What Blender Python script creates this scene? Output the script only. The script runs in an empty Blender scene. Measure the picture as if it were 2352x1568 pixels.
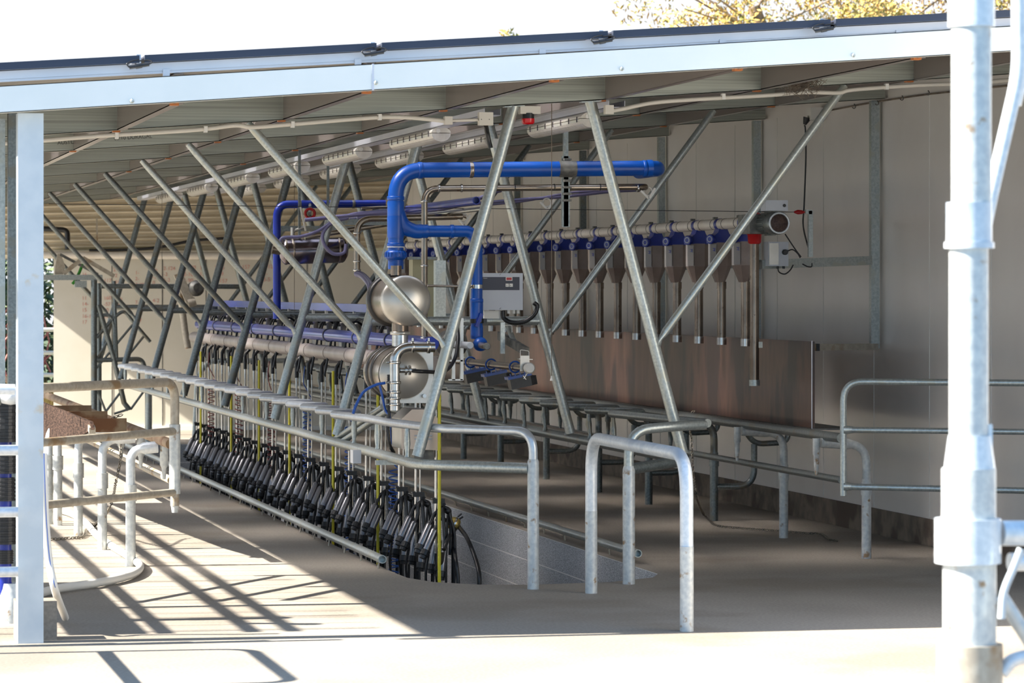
import bpy, math, random
from mathutils import Vector, Matrix
R = math.radians
random.seed(7)
C = bpy.context.scene.collection
# ------------------------------------------------------------------ camera, sky, sun, exposure
F, HOR, VPX, CH = 7700.0, 663.0, -515.0, 1.7          # focal length in px (2352 wide), horizon row, eye height
TH = math.atan((1176 - VPX) / F)
ST, CT = math.sin(TH), math.cos(TH)
scn = bpy.context.scene
cd = bpy.data.cameras.new('camera'); cam = bpy.data.objects.new('camera', cd); C.objects.link(cam)
cam.location = (0, 0, CH); cam.rotation_euler = (R(90), 0, -TH)
cd.sensor_width = 36; cd.lens = F / 2352 * 36
cd.shift_y = -(784 - HOR) / 2352
cd.clip_start = .5; cd.clip_end = 400
cd.dof.use_dof = True; cd.dof.focus_distance = 21.5; cd.dof.aperture_fstop = 7.1
scn.camera = cam
w = bpy.data.worlds.new('sky'); scn.world = w; w.use_nodes = True
nt = w.node_tree; nt.nodes.clear()
out = nt.nodes.new('ShaderNodeOutputWorld'); bg = nt.nodes.new('ShaderNodeBackground')
tc = nt.nodes.new('ShaderNodeTexCoord'); sep = nt.nodes.new('ShaderNodeSeparateXYZ')
nt.links.new(tc.outputs['Generated'], sep.inputs[0])
zr = nt.nodes.new('ShaderNodeValToRGB'); zr.color_ramp.elements[0].position = .0; zr.color_ramp.elements[0].color = (.95, .97, 1, 1)
zr.color_ramp.elements[1].position = .9; zr.color_ramp.elements[1].color = (.34, .60, 1, 1)
nt.links.new(sep.outputs['Z'], zr.inputs[0])
yr = nt.nodes.new('ShaderNodeValToRGB'); yr.color_ramp.elements[0].position = .25; yr.color_ramp.elements[0].color = (.52, .77, 1, 1)
yr.color_ramp.elements[1].position = .75; yr.color_ramp.elements[1].color = (1, 1, 1, 1)
mr = nt.nodes.new('ShaderNodeMapRange'); mr.inputs[1].default_value = -1; mr.inputs[2].default_value = 1
nt.links.new(sep.outputs['Y'], mr.inputs[0]); nt.links.new(mr.outputs[0], yr.inputs[0])
mx = nt.nodes.new('ShaderNodeMix'); mx.data_type = 'RGBA'; mx.blend_type = 'MULTIPLY'; mx.inputs[0].default_value = 1
nt.links.new(zr.outputs[0], mx.inputs[6]); nt.links.new(yr.outputs[0], mx.inputs[7])
nt.links.new(mx.outputs[2], bg.inputs[0]); bg.inputs[1].default_value = .66
nt.links.new(bg.outputs[0], out.inputs[0])
sl = bpy.data.lights.new('sun', 'SUN'); so = bpy.data.objects.new('sun', sl); C.objects.link(so)
sl.energy = 11.0; sl.angle = R(.6); sl.color = (1, .95, .86)
so.rotation_euler = Vector((1, -.045, -.79)).to_track_quat('-Z', 'Y').to_euler()
scn.view_settings.view_transform = 'Standard'; scn.view_settings.look = 'None'
scn.view_settings.exposure = .93; scn.view_settings.gamma = 1

# ------------------------------------------------------------------ helpers
def ray(px, py):
    u = (px - 1176) / F
    return Vector((ST + u * CT, CT - u * ST, (HOR - py) / F))
def QX(px, py, X): d = ray(px, py); return Vector((0, 0, CH)) + d * (X / d.x)      # point on the plane x = X
def QY(px, py, Y): d = ray(px, py); return Vector((0, 0, CH)) + d * (Y / d.y)      # point on the plane y = Y
def QZ(px, py, z=0): d = ray(px, py); return Vector((0, 0, CH)) + d * ((z - CH) / d.z)
def zb(X): return 2.548 + .073 * (X - 1.19)           # underside of the roof beams
def YP(k): return 16.2 + 2.85 * (k - 1)               # beam lines
def ordw(i): return ['first', 'second', 'third', 'fourth', 'fifth', 'sixth', 'seventh', 'eighth', 'ninth', 'tenth', 'eleventh', 'twelfth', 'thirteenth', 'fourteenth', 'fifteenth', 'sixteenth', 'seventeenth', 'eighteenth', 'nineteenth', 'twentieth', 'twenty-first', 'twenty-second', 'twenty-third', 'twenty-fourth'][i]
def bez(pts, n=10):
    """smooth curve through points (Catmull-Rom)"""
    P = [Vector(p) for p in pts]; P = [2 * P[0] - P[1]] + P + [2 * P[-1] - P[-2]]; o = []
    for i in range(1, len(P) - 2):
        a, b, c, d = P[i - 1:i + 3]
        for k in range(n):
            t = k / n
            o.append(.5 * ((2 * b) + (c - a) * t + (2 * a - 5 * b + 4 * c - d) * t * t + (3 * b - a - 3 * c + d) * t ** 3))
    return o + [P[-2]]
def fil(pts, d, n=6):
    P = [Vector(p) for p in pts]; o = [P[0]]
    for i in range(1, len(P) - 1):
        a, p, b = P[i - 1], P[i], P[i + 1]
        dd = min(d, (a - p).length * .48, (b - p).length * .48)
        s, e = p + (a - p).normalized() * dd, p + (b - p).normalized() * dd
        for k in range(n + 1):
            t = k / n; o.append(s * (1 - t) ** 2 + p * 2 * t * (1 - t) + e * t * t)
    return o + [P[-1]]
def fil2(P, big=.15, small=.035):
    P = [Vector(p) for p in P]; o = [P[0]]
    for i in range(1, len(P) - 1):
        d = big if i < 4 else small
        a_, c_ = (P[i - 1] + P[i]) / 2, (P[i] + P[i + 1]) / 2
        if i == 1: a_, c_, d = P[0], P[1].lerp(P[2], .85), .22
        if i == 2: a_ = P[1].lerp(P[2], .87)
        o += fil([a_, P[i], c_], d, 8)[1:-1]
    return o + [P[-1]]
class MB:
    def __init__(s): s.v = []; s.f = []; s.m = []
    def add(s, vs, fs, sm=False):
        n = len(s.v); s.v += [Vector(v) for v in vs]
        for f in fs: s.f.append([i + n for i in f]); s.m.append(sm)
        return s
    def box(s, c, d, rz=0, M=None):
        c = Vector(c); M = M or Matrix.Rotation(rz, 3, 'Z')
        vs = [c + M @ Vector((x * d[0] / 2, y * d[1] / 2, z * d[2] / 2)) for x in (-1, 1) for y in (-1, 1) for z in (-1, 1)]
        return s.add(vs, [(0, 1, 3, 2), (4, 6, 7, 5), (0, 4, 5, 1), (2, 3, 7, 6), (0, 2, 6, 4), (1, 5, 7, 3)])
    def bb(s, x0, x1, y0, y1, z0, z1): return s.box(((x0 + x1) / 2, (y0 + y1) / 2, (z0 + z1) / 2), (x1 - x0, y1 - y0, z1 - z0))
    def bar(s, a, b, w, h, up=(0, 0, 1)):
        a, b = Vector(a), Vector(b); x = (b - a).normalized(); y = Vector(up).cross(x).normalized(); z = x.cross(y)
        return s.box((a + b) / 2, ((b - a).length, w, h), M=Matrix((x, y, z)).transposed())
    def tube(s, pts, r, n=12, caps=True, hole=False):
        P = [Vector(p) for p in pts]; P = [p for i, p in enumerate(P) if i == 0 or (p - P[i - 1]).length > 1e-5]
        rr = list(r) if isinstance(r, (list, tuple)) else [r] * len(P); rr += [rr[-1]] * (len(P) - len(rr))
        t0 = (P[1] - P[0]).normalized(); u = t0.orthogonal().normalized(); vs = []
        for i, p in enumerate(P):
            a = P[max(i - 1, 0)]; b = P[min(i + 1, len(P) - 1)]; t = (b - a).normalized()
            u = (u - t * u.dot(t)).normalized(); q = t.cross(u)
            vs += [p + (u * math.cos(2 * math.pi * k / n) + q * math.sin(2 * math.pi * k / n)) * rr[i] for k in range(n)]
        fs = [(i * n + k, i * n + (k + 1) % n, (i + 1) * n + (k + 1) % n, (i + 1) * n + k) for i in range(len(P) - 1) for k in range(n)]
        s.add(vs, fs, True)
        L = (len(P) - 1) * n
        if caps:
            for base, p, t, rad, rev in ((0, P[0], P[0] - P[1], rr[0], 1), (L, P[-1], P[-1] - P[-2], rr[-1], 0)):
                ring = vs[base:base + n]
                if hole and not (hole == 'start' and base) and not (hole == 'end' and not base):
                    t = t.normalized(); inn = [p + (v - p) * .8 for v in ring]; dp = [v - t * rad * 2 for v in inn]
                    A = ring + inn + dp
                    ff = [(k, (k + 1) % n, n + (k + 1) % n, n + k) for k in range(n)] + [(n + k, n + (k + 1) % n, 2 * n + (k + 1) % n, 2 * n + k) for k in range(n)] + [tuple(range(2 * n, 3 * n))]
                    s.add(A, ff)
                else: s.add(ring, [tuple(range(n))[::-1] if rev else tuple(range(n))])
        return s
    def cyl(s, a, b, r, r2=None, n=16): return s.tube([a, b], [r, r if r2 is None else r2], n)
    def lathe(s, prof, o, ax=(0, 0, 1), n=24, sm=True):
        o = Vector(o); ax = Vector(ax).normalized(); u = ax.orthogonal().normalized(); q = ax.cross(u); vs = []
        for r, z in prof: vs += [o + ax * z + (u * math.cos(2 * math.pi * k / n) + q * math.sin(2 * math.pi * k / n)) * r for k in range(n)]
        fs = [(i * n + k, i * n + (k + 1) % n, (i + 1) * n + (k + 1) % n, (i + 1) * n + k) for i in range(len(prof) - 1) for k in range(n)]
        s.add(vs, fs, sm); s.add(vs[:n], [tuple(range(n))[::-1]]); s.add(vs[-n:], [tuple(range(n))]); return s
    def prism(s, poly, off):
        off = Vector(off); P = [Vector(p) for p in poly]; n = len(P)
        return s.add(P + [p + off for p in P], [tuple(range(n)), tuple(range(n, 2 * n))[::-1]] + [(k, k + n, (k + 1) % n + n, (k + 1) % n) for k in range(n)])
    def ring(s, c, ax, Rr, r, n=20, m=8):
        c = Vector(c); ax = Vector(ax).normalized(); u = ax.orthogonal().normalized(); q = ax.cross(u); vs = []
        for i in range(n):
            a = 2 * math.pi * i / n; d = u * math.cos(a) + q * math.sin(a)
            vs += [c + d * (Rr + r * math.cos(2 * math.pi * k / m)) + ax * r * math.sin(2 * math.pi * k / m) for k in range(m)]
        return s.add(vs, [(i * m + k, ((i + 1) % n) * m + k, ((i + 1) % n) * m + (k + 1) % m, i * m + (k + 1) % m) for i in range(n) for k in range(m)], True)
    def mesh(s, name, mat, org):
        me = bpy.data.meshes.new(name); me.from_pydata([v - org for v in s.v], [], s.f)
        me.polygons.foreach_set('use_smooth', s.m); me.materials.append(mat); me.validate(); me.update()
        import bmesh
        bm = bmesh.new(); bm.from_mesh(me); bmesh.ops.recalc_face_normals(bm, faces=bm.faces); bm.to_mesh(me); bm.free()
        return me
    def build(s, name, mat, parent=None, label=None):
        if parent is None:
            lo = [min(v[i] for v in s.v) for i in range(3)]; hi = [max(v[i] for v in s.v) for i in range(3)]
            org = Vector(((lo[0] + hi[0]) / 2, (lo[1] + hi[1]) / 2, lo[2]))
        else: org = wloc(parent)
        o = bpy.data.objects.new(name, s.mesh(name, mat, org)); C.objects.link(o)
        if parent is None: o.location = org
        else: o.parent = parent
        if label: o['label'] = label
        return o
def wloc(o):
    v = Vector(o.location)
    while o.parent: o = o.parent; v += Vector(o.location)
    return v
def tag(o, label, cat, group=None, kind=None):
    o['label'] = label; o['category'] = cat
    if group: o['group'] = group
    if kind: o['kind'] = kind
    return o
def T(name, label, cat, loc=(0, 0, 0), group=None):
    o = bpy.data.objects.new(name, None); C.objects.link(o); o.location = loc; o.empty_display_size = .1
    return tag(o, label, cat, group)
def struct(o, label=None):
    o['kind'] = 'structure'
    if label: o['label'] = label
    return o
KIDS = {}
def dup(root, loc, label, group=None):
    r = root.copy(); C.objects.link(r); r.location = loc; r['label'] = label
    if group: r['group'] = group
    for ch in list(root.children):
        c = ch.copy(); C.objects.link(c); c.parent = r
        for g in list(ch.children):
            d = g.copy(); C.objects.link(d); d.parent = c
    return r

# ------------------------------------------------------------------ materials
def rgb(r, g, b):
    f = lambda c: (c / 255 / 12.92) if c / 255 <= .04045 else ((c / 255 + .055) / 1.055) ** 2.4
    return (f(r), f(g), f(b), 1)
def mat(name, c1, c2=None, scale=20, metal=0., rough=.5, bump=0., c3=None, t3=.62, s3=6, stretch=None, detail=4, spec=.5, alpha=1, trans=0, lo=.38, hi=.62):
    m = bpy.data.materials.new(name); m.use_nodes = True; N = m.node_tree.nodes; L = m.node_tree.links
    p = N['Principled BSDF']; p.inputs['Metallic'].default_value = metal; p.inputs['Roughness'].default_value = rough
    p.inputs['Base Color'].default_value = c1; p.inputs['Specular IOR Level'].default_value = spec
    if trans: p.inputs['Transmission Weight'].default_value = trans
    if alpha < 1: p.inputs['Alpha'].default_value = alpha
    if c2 or bump or c3:
        g = N.new('ShaderNodeNewGeometry'); mp = N.new('ShaderNodeMapping'); L.new(g.outputs['Position'], mp.inputs[0])
        if stretch: mp.inputs['Scale'].default_value = stretch
        n1 = N.new('ShaderNodeTexNoise'); n1.inputs['Scale'].default_value = scale; n1.inputs['Detail'].default_value = detail; L.new(mp.outputs[0], n1.inputs['Vector'])
        col = None
        if c2:
            r = N.new('ShaderNodeValToRGB'); r.color_ramp.elements[0].position = lo; r.color_ramp.elements[1].position = hi
            r.color_ramp.elements[0].color = c1; r.color_ramp.elements[1].color = c2
            L.new(n1.outputs[0], r.inputs[0]); col = r.outputs[0]
        if c3:
            n3 = N.new('ShaderNodeTexNoise'); n3.inputs['Scale'].default_value = s3; n3.inputs['Detail'].default_value = 6; L.new(mp.outputs[0], n3.inputs['Vector'])
            r3 = N.new('ShaderNodeValToRGB'); r3.color_ramp.elements[0].position = t3 - .04; r3.color_ramp.elements[1].position = t3 + .04
            r3.color_ramp.elements[0].color = (0, 0, 0, 1); r3.color_ramp.elements[1].color = (1, 1, 1, 1); L.new(n3.outputs[0], r3.inputs[0])
            k = N.new('ShaderNodeMix'); k.data_type = 'RGBA'; L.new(r3.outputs[0], k.inputs[0]); k.inputs[6].default_value = c1; k.inputs[7].default_value = c3
            if col: L.new(col, k.inputs[6])
            col = k.outputs[2]
        if col: L.new(col, p.inputs['Base Color'])
        if bump:
            b = N.new('ShaderNodeBump'); b.inputs['Strength'].default_value = bump; b.inputs['Distance'].default_value = .01; L.new(n1.outputs[0], b.inputs['Height']); L.new(b.outputs[0], p.inputs['Normal'])
    return m
M = {}
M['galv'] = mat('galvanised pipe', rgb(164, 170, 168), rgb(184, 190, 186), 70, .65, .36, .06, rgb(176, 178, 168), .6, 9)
M['zinc'] = mat('bright worn zinc pipe', rgb(184, 190, 196), rgb(196, 202, 206), 30, .6, .3, .02)
M['galv_dk'] = mat('shade-darkened galvanised pipe', rgb(108, 114, 114), rgb(128, 134, 132), 70, .65, .34, .06, rgb(120, 118, 108), .6, 8)  # same pipe as above, base colour darkened to stand for interior shade
M['galv_new'] = mat('bright galvanised pipe with grey paint', rgb(206, 212, 216), rgb(222, 226, 228), 50, .3, .36, .04, rgb(184, 194, 204), .63, 3)
M['galv_rust'] = mat('dirty galvanised pipe', rgb(168, 158, 142), rgb(184, 176, 160), 30, .3, .5, .08, rgb(150, 124, 92), .6, 5)
M['galv_spot'] = mat('galvanised pipe with rust spots', rgb(186, 190, 190), rgb(206, 208, 204), 40, .25, .45, .08, rgb(150, 122, 90), .655, 16)
M['purlin'] = mat('grey roof purlin', rgb(132, 122, 117), None, metal=.3, rough=.25)
M['beamC'] = mat('galvanised roof beam', rgb(150, 153, 142), rgb(166, 168, 156), 14, .35, .4, .02, rgb(138, 140, 130), .62, 7, (.06, 1, 10))
M['eave'] = mat('eave beam zinc', rgb(220, 226, 224), rgb(225, 230, 228), 3, .05, .4, 0)
M['post'] = mat('zinc post', rgb(188, 198, 204), rgb(198, 206, 210), 8, .1, .45, .04, rgb(196, 184, 162), .69, 7)
M['roof'] = mat('roof sheet', rgb(140, 136, 130), None, rough=.6)
M['alu'] = mat('aluminium rail', rgb(205, 206, 214), rgb(214, 214, 220), 3, .5, .4)
M['panelblk'] = mat('solar panel frame', rgb(52, 58, 74), None, rough=.35, metal=.3)
M['stain'] = mat('stainless steel', rgb(186, 184, 180), rgb(200, 196, 190), 5, 1, .22, 0, stretch=(1, 1, 12))
M['stain_br'] = mat('aged stainless steel', rgb(142, 128, 112), rgb(168, 156, 142), 6, .9, .27, 0, rgb(120, 90, 66), .66, 14)
M['stain_dk'] = mat('dark stainless steel', rgb(120, 112, 118), rgb(136, 128, 132), 5, 1, .2, 0)
M['tubebr'] = mat('brown stained steel tube', rgb(118, 104, 92), rgb(138, 124, 110), 9, .85, .27, .03, rgb(84, 66, 54), .66, 60)
M['stain_mt'] = mat('matt stainless steel', rgb(184, 180, 172), rgb(198, 194, 186), 5, .75, .33, .02)
M['shell'] = mat('polished steel', rgb(128, 128, 132), None, metal=1, rough=.32)
M['blue'] = mat('blue plastic pipe', rgb(4, 70, 156), rgb(6, 78, 168), 5, 0, .32)
M['blue_dk'] = mat('dark blue plastic', rgb(10, 34, 128), rgb(14, 42, 146), 8, 0, .3)
M['blue_mt'] = mat('blue coated metal', rgb(38, 62, 168), rgb(66, 80, 176), 3, .25, .22)
M['pvc'] = mat('off-white plastic pipe', rgb(214, 204, 190), rgb(224, 216, 204), 6, 0, .4)
M['pvc_gy'] = mat('grey plastic pipe', rgb(164, 152, 144), rgb(182, 170, 162), 4, 0, .4, 0)
M['diff'] = mat('dusty light diffuser', rgb(196, 190, 180), rgb(206, 200, 190), 30, 0, .25)
M['white'] = mat('white plastic', rgb(225, 222, 214), None, rough=.4)
M['cream'] = mat('cream plastic', rgb(208, 202, 190), None, rough=.45)
M['black'] = mat('black rubber', rgb(20, 20, 22), rgb(30, 30, 32), 30, 0, .38)
M['yellow'] = mat('yellow hose', rgb(206, 196, 50), None, rough=.4)
M['red'] = mat('red plastic', rgb(176, 16, 22), None, rough=.35)
M['redhose'] = mat('dark red hose', rgb(120, 26, 30), None, rough=.4)
M['bluehose'] = mat('blue hose', rgb(20, 76, 160), None, rough=.35)
M['orange'] = mat('orange plastic', rgb(176, 102, 44), None, rough=.5)
M['purple'] = mat('lilac hose', rgb(96, 92, 124), None, rough=.35)
M['green'] = mat('green cord', rgb(40, 130, 30), None, rough=.6)
M['amber'] = mat('amber brass claw', rgb(150, 128, 66), rgb(180, 160, 90), 30, .5, .3)
M['iron'] = mat('dark steel', rgb(92, 92, 90), rgb(124, 122, 116), 20, .5, .5)
M['chain'] = mat('steel chain', rgb(110, 106, 100), rgb(150, 140, 124), 60, .8, .4)
M['navy'] = mat('dark label', rgb(42, 44, 60), None, rough=.4)
M['grey'] = mat('light grey enamel', rgb(186, 190, 198), rgb(192, 196, 202), 5, 0, .4)
M['wall'] = mat('cream wall panel', rgb(206, 200, 184), rgb(212, 206, 192), 2, 0, .38, 0)
M['wall_r'] = mat('coated wall panel', rgb(220, 214, 207), rgb(226, 221, 214), 1.5, 0, .28, 0)
M['clad'] = mat('cream corrugated cladding', rgb(212, 200, 176), rgb(220, 208, 184), 6, .1, .4)
M['ply'] = mat('brown plywood', rgb(92, 66, 55), rgb(118, 84, 68), 5, 0, .38, .1, rgb(60, 45, 42), .57, 2.5, (1, 1, .35), 8)
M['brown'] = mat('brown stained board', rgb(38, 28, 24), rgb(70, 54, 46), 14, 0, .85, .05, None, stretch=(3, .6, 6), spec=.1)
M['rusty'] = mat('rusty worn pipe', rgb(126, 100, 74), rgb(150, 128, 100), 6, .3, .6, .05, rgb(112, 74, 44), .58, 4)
M['nib'] = mat('concrete upstand', rgb(104, 92, 80), rgb(134, 120, 104), 7, 0, .8, .3, rgb(92, 78, 66), .58, 3)
M['hop'] = mat('clear hopper plastic', rgb(134, 116, 106), rgb(146, 130, 120), 8, 0, .2, spec=.6)
M['hop_cl'] = mat('clear hopper plastic empty', rgb(138, 132, 126), None, rough=.3)
M['leaf'] = mat('autumn leaves', rgb(176, 138, 64), rgb(150, 146, 74), 1.2, 0, .6, 0, rgb(206, 164, 90), .55, 3)
M['bush'] = mat('dark shrub leaves', rgb(48, 62, 38), rgb(84, 98, 52), 5, 0, .6)
M['bark'] = mat('bark', rgb(120, 98, 74), rgb(150, 126, 100), 8, 0, .8)
M['straw'] = mat('dry grass', rgb(214, 184, 120), rgb(180, 150, 90), 12, 0, .8)
M['ink'] = mat('faded red marker', rgb(206, 146, 132), None, rough=.6)
M['inkdk'] = mat('dark stamp ink', rgb(74, 72, 68), None, rough=.6)
M['pink'] = mat('pink stems', rgb(196, 120, 110), None, rough=.6)
# floor concrete with fine grain and stains
def concrete(name, a, b, c, speck=False):
    m = mat(name, rgb(*a), rgb(*b), .9, 0, .75, .25, rgb(*c), .56, .5, (1, 1, 1), 8)
    N = m.node_tree.nodes; L = m.node_tree.links; p = N['Principled BSDF']; src = p.inputs['Base Color'].links[0].from_socket
    g = N.new('ShaderNodeNewGeometry'); n = N.new('ShaderNodeTexNoise'); n.inputs['Scale'].default_value = 60 if not speck else 130; n.inputs['Detail'].default_value = 8
    L.new(g.outputs['Position'], n.inputs['Vector'])
    r = N.new('ShaderNodeValToRGB'); r.color_ramp.elements[0].position = .4; r.color_ramp.elements[1].position = .62
    v = .35 if speck else .8
    r.color_ramp.elements[0].color = (v, v, v, 1); r.color_ramp.elements[1].color = (1, 1, 1, 1); L.new(n.outputs[0], r.inputs[0])
    k = N.new('ShaderNodeMix'); k.data_type = 'RGBA'; k.blend_type = 'MULTIPLY'; k.inputs[0].default_value = 1; L.new(src, k.inputs[6]); L.new(r.outputs[0], k.inputs[7])
    colr = k.outputs[2]
    if speck:                                             # block courses with mortar lines
        sp = N.new('ShaderNodeSeparateXYZ'); L.new(g.outputs['Position'], sp.inputs[0]); cb = N.new('ShaderNodeCombineXYZ')
        ad = N.new('ShaderNodeMath'); L.new(sp.outputs['X'], ad.inputs[0]); L.new(sp.outputs['Y'], ad.inputs[1])
        L.new(ad.outputs[0], cb.inputs[0]); L.new(sp.outputs['Z'], cb.inputs[1])
        bt = N.new('ShaderNodeTexBrick'); L.new(cb.outputs[0], bt.inputs['Vector']); bt.inputs['Scale'].default_value = 1
        bt.inputs['Brick Width'].default_value = 40; bt.inputs['Row Height'].default_value = .2; bt.inputs['Mortar Size'].default_value = .004
        bt.inputs['Color1'].default_value = (0, 0, 0, 1); bt.inputs['Color2'].default_value = (0, 0, 0, 1); bt.inputs['Mortar'].default_value = (1, 1, 1, 1)
        k2 = N.new('ShaderNodeMix'); k2.data_type = 'RGBA'; L.new(bt.outputs['Color'], k2.inputs[0]); L.new(colr, k2.inputs[6]); k2.inputs[7].default_value = rgb(226, 224, 220); colr = k2.outputs[2]
    L.new(colr, p.inputs['Base Color']); return m
M['floor'] = concrete('yard concrete', (148, 139, 127), (160, 151, 139), (139, 129, 116))
M['block'] = concrete('speckled blockwork', (206, 208, 212), (218, 220, 222), (196, 198, 200), True)
M['clear'] = bpy.data.materials.new('clear roof sheet'); M['clear'].use_nodes = True
_n = M['clear'].node_tree.nodes; _l = M['clear'].node_tree.links; _t = _n.new('ShaderNodeBsdfTranslucent'); _t.inputs[0].default_value = (.92, .92, .95, 1)
_r = _n.new('ShaderNodeBsdfRefraction'); _r.inputs['Roughness'].default_value = .68; _r.inputs['IOR'].default_value = 1.45; _r.inputs[0].default_value = (.97, .95, 1, 1)
_m = _n.new('ShaderNodeMixShader'); _m.inputs[0].default_value = .75; _l.new(_t.outputs[0], _m.inputs[1]); _l.new(_r.outputs[0], _m.inputs[2])
_l.new(_m.outputs[0], _n['Material Output'].inputs[0])
M['beacon'] = mat('red beacon lens', rgb(190, 10, 20), None, rough=.15)

# ------------------------------------------------------------------ setting
XR, XL, PL, PR, PF, PB = 7.45, -.2, 3.62, 5.14, 18.85, 36.6      # wall, roof edge, pit left/right/front/back
front = [(PL, 19.75), (3.63, 19.4), (3.73, 19.08), (3.95, 18.87), (4.24, 18.8), (4.73, 18.87), (5.05, 19.12), (PR, 19.35)]
b = MB()
def fl(poly): b.add([(x, y, 0) for x, y in poly], [tuple(range(len(poly)))])
fl([(-14, 6), (16, 6), (16, 18.3), (-14, 18.3)])
lo = front; fl([(-14, 18.3), (4.4, 18.3), (4.24, 18.8), (3.95, 18.87), (3.73, 19.08), (3.63, 19.4), (PL, 19.75), (-14, 19.75)])
fl([(4.4, 18.3), (16, 18.3), (16, 19.35), (PR, 19.35), (5.05, 19.12), (4.73, 18.87), (4.24, 18.8)])
fl([(-14, 19.75), (PL, 19.75), (PL, PB), (-14, PB)]); fl([(PR, 19.35), (16, 19.35), (16, PB), (PR, PB)]); fl([(-14, PB), (16, PB), (16, 41), (-14, 41)])
struct(b.build('floor', M['floor']))
b = MB(); ol = front + [(PR, PB), (PL, PB)]
for i in range(len(ol)):
    a, c = ol[i], ol[(i + 1) % len(ol)]
    b.add([(a[0], a[1], 0), (c[0], c[1], 0), (c[0], c[1], -.9), (a[0], a[1], -.9)], [(0, 1, 2, 3)])
struct(b.build('wall_pit', M['block']))
struct(MB().bb(3.3, 5.5, 18.5, 37, -1.0, -.9).build('floor_pit', M['floor']))
struct(MB().bb(-60, 80, 41, 130, -.3, -.02).build('ground_field', M['bush']))
# right wall: insulated panels with joints
b = MB(); b.bb(XR, XR + .1, 12, 40.2, .17, 3.3); rw = struct(b.build('wall_right', M['wall_r']))
b = MB()
for i in range(24): b.bb(XR - .004, XR, 13 + i * 1.15, 13.012 + i * 1.15, .19, 3.0)
b.build('panel_joint', M['white'], rw)
b = MB(); b.bb(XR - .012, XR + .11, 12, 40.2, 0, .18)
struct(b.build('trim_1', M['nib']), 'concrete upstand along the foot of the right wall')
DW = 40.4                                             # the back wall stands square to the eye line, 12 degrees off the shed's grid
FW = Vector((ST, CT, 0)); RT = Vector((CT, -ST, 0))
def WQ(px, py, d=0): return Vector((0, 0, CH)) + ray(px, py) * (DW - d)
def WX(X, z, d=0): return Vector((X, (DW - d - X * ST) / CT, z))
def wslab(b, X0, X1, z0, z1, d0, d1): return b.prism([WX(X0, z0, d0), WX(X1, z0, d0), WX(X1, z1, d0), WX(X0, z1, d0)], FW * (d0 - d1))
wb = struct(wslab(MB(), 3.27, XR + .1, 0, 2.16, 0, -.02).build('wall_back', M['wall']))
b = MB()
for px in (257, 373, 473, 600, 705): p = WQ(px, 600); wslab(b, p.x - .005, p.x + .005, .02, 2.08, .005, 0)
b.build('panel_joint', M['iron'], wb)
struct(wslab(MB(), 3.27, XR, 0, .05, .03, 0).build('trim_2', M['white']))
b = MB(); n = 150; z0, z1 = 2.1, 3.06; vs = []
for i in range(n + 1):
    z = z0 + (z1 - z0) * i / n; d = -.08 + .03 * math.sin(2 * math.pi * z / .082)
    vs += [WX(1.8, z - .06, d), WX(8.2, z + .06, d)]
b.add(vs, [(2 * i, 2 * i + 1, 2 * i + 3, 2 * i + 2) for i in range(n)], True)
struct(b.build('wall_corrugated', M['clad']))
# roof sheets and clear strips (slope across x)
def slab(x0, x1, y0, y1, dz, th, m, name, label=None):
    z0, z1 = zb(x0) + dz, zb(x1) + dz
    if th < .01: return struct(MB().add([(x0, y0, z0), (x1, y0, z1), (x1, y1, z1), (x0, y1, z0)], [(0, 1, 2, 3)]).build(name, m), label)
    o = MB().prism([(x0, y0, z0), (x1, y0, z1), (x1, y0, z1 + th), (x0, y0, z0 + th)], (0, y1 - y0, 0)).build(name, m)
    return struct(o, label)
ys = [16.32]; n = 0
for k in range(2, 10):
    a, c = YP(k) + 1.15, YP(k) + 1.8
    e = 1.55 if k >= 8 else XL
    slab(e if k == 9 else XL, XR + .25, ys[-1], a, .155, .02, M['roof'], 'roof', 'sheeted roof bay ' + ordw(k - 2) + ' from the open front')
    if k < 9: slab(5.4, XR + .25, a, c, .155, .02, M['roof'], 'roof', 'sheeted roof strip by the right wall, ' + ordw(k - 2) + ' from the open front')
    if k < 9: slab(XL, 5.4, a, c, .155, .008, M['clear'], 'roof_clear_sheet', 'milky clear roof sheet ' + ordw(k - 2) + ' from the open front')
    ys.append(c)
slab(1.55, XR + .25, YP(9) + 1.15, 40.9, .155, .02, M['roof'], 'roof', 'last sheeted roof bay against the back wall')

# eave beam
b = MB()
def cbeam(b, x0, x1, y, h=.15, wd=.06, t=.004):
    up = Vector((-.073, 0, 1)).normalized()
    for (ya, yb_, za, zb_) in ((y, y + t, 0, h), (y, y + wd, 0, t), (y, y + wd, h - t, h), (y + wd - t, y + wd, 0, .018), (y + wd - t, y + wd, h - .018, h)):
        b.prism([(x0, ya, zb(x0) + za), (x1, ya, zb(x1) + za), (x1, ya, zb(x1) + zb_), (x0, ya, zb(x0) + zb_)], (0, yb_ - ya, 0))
cbeam(b, -.15, XR - .02, 16.13, .129)
ev = tag(b.build('eave_beam', M['eave']), 'long pale blue-grey zinc eave beam across the open front', 'beam')
xs = QY(855, 200, 16.12).x
MB().prism([(xs, 16.13, zb(xs)), (xs + .01, 16.13, zb(xs)), (xs + .01, 16.13, zb(xs) + .129), (xs, 16.13, zb(xs) + .129)], (0, -.003, 0)).build('splice_joint', M['alu'], ev)
for px, py in ((303, 232), (863, 190), (1428, 158), (1960, 127)):
    p = QY(px, py, 16.13); MB().lathe([(.011, 0), (.011, .006), (.005, .012)], p, (0, -1, 0), 6, False).build('bolt', M['galv'], ev)
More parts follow.
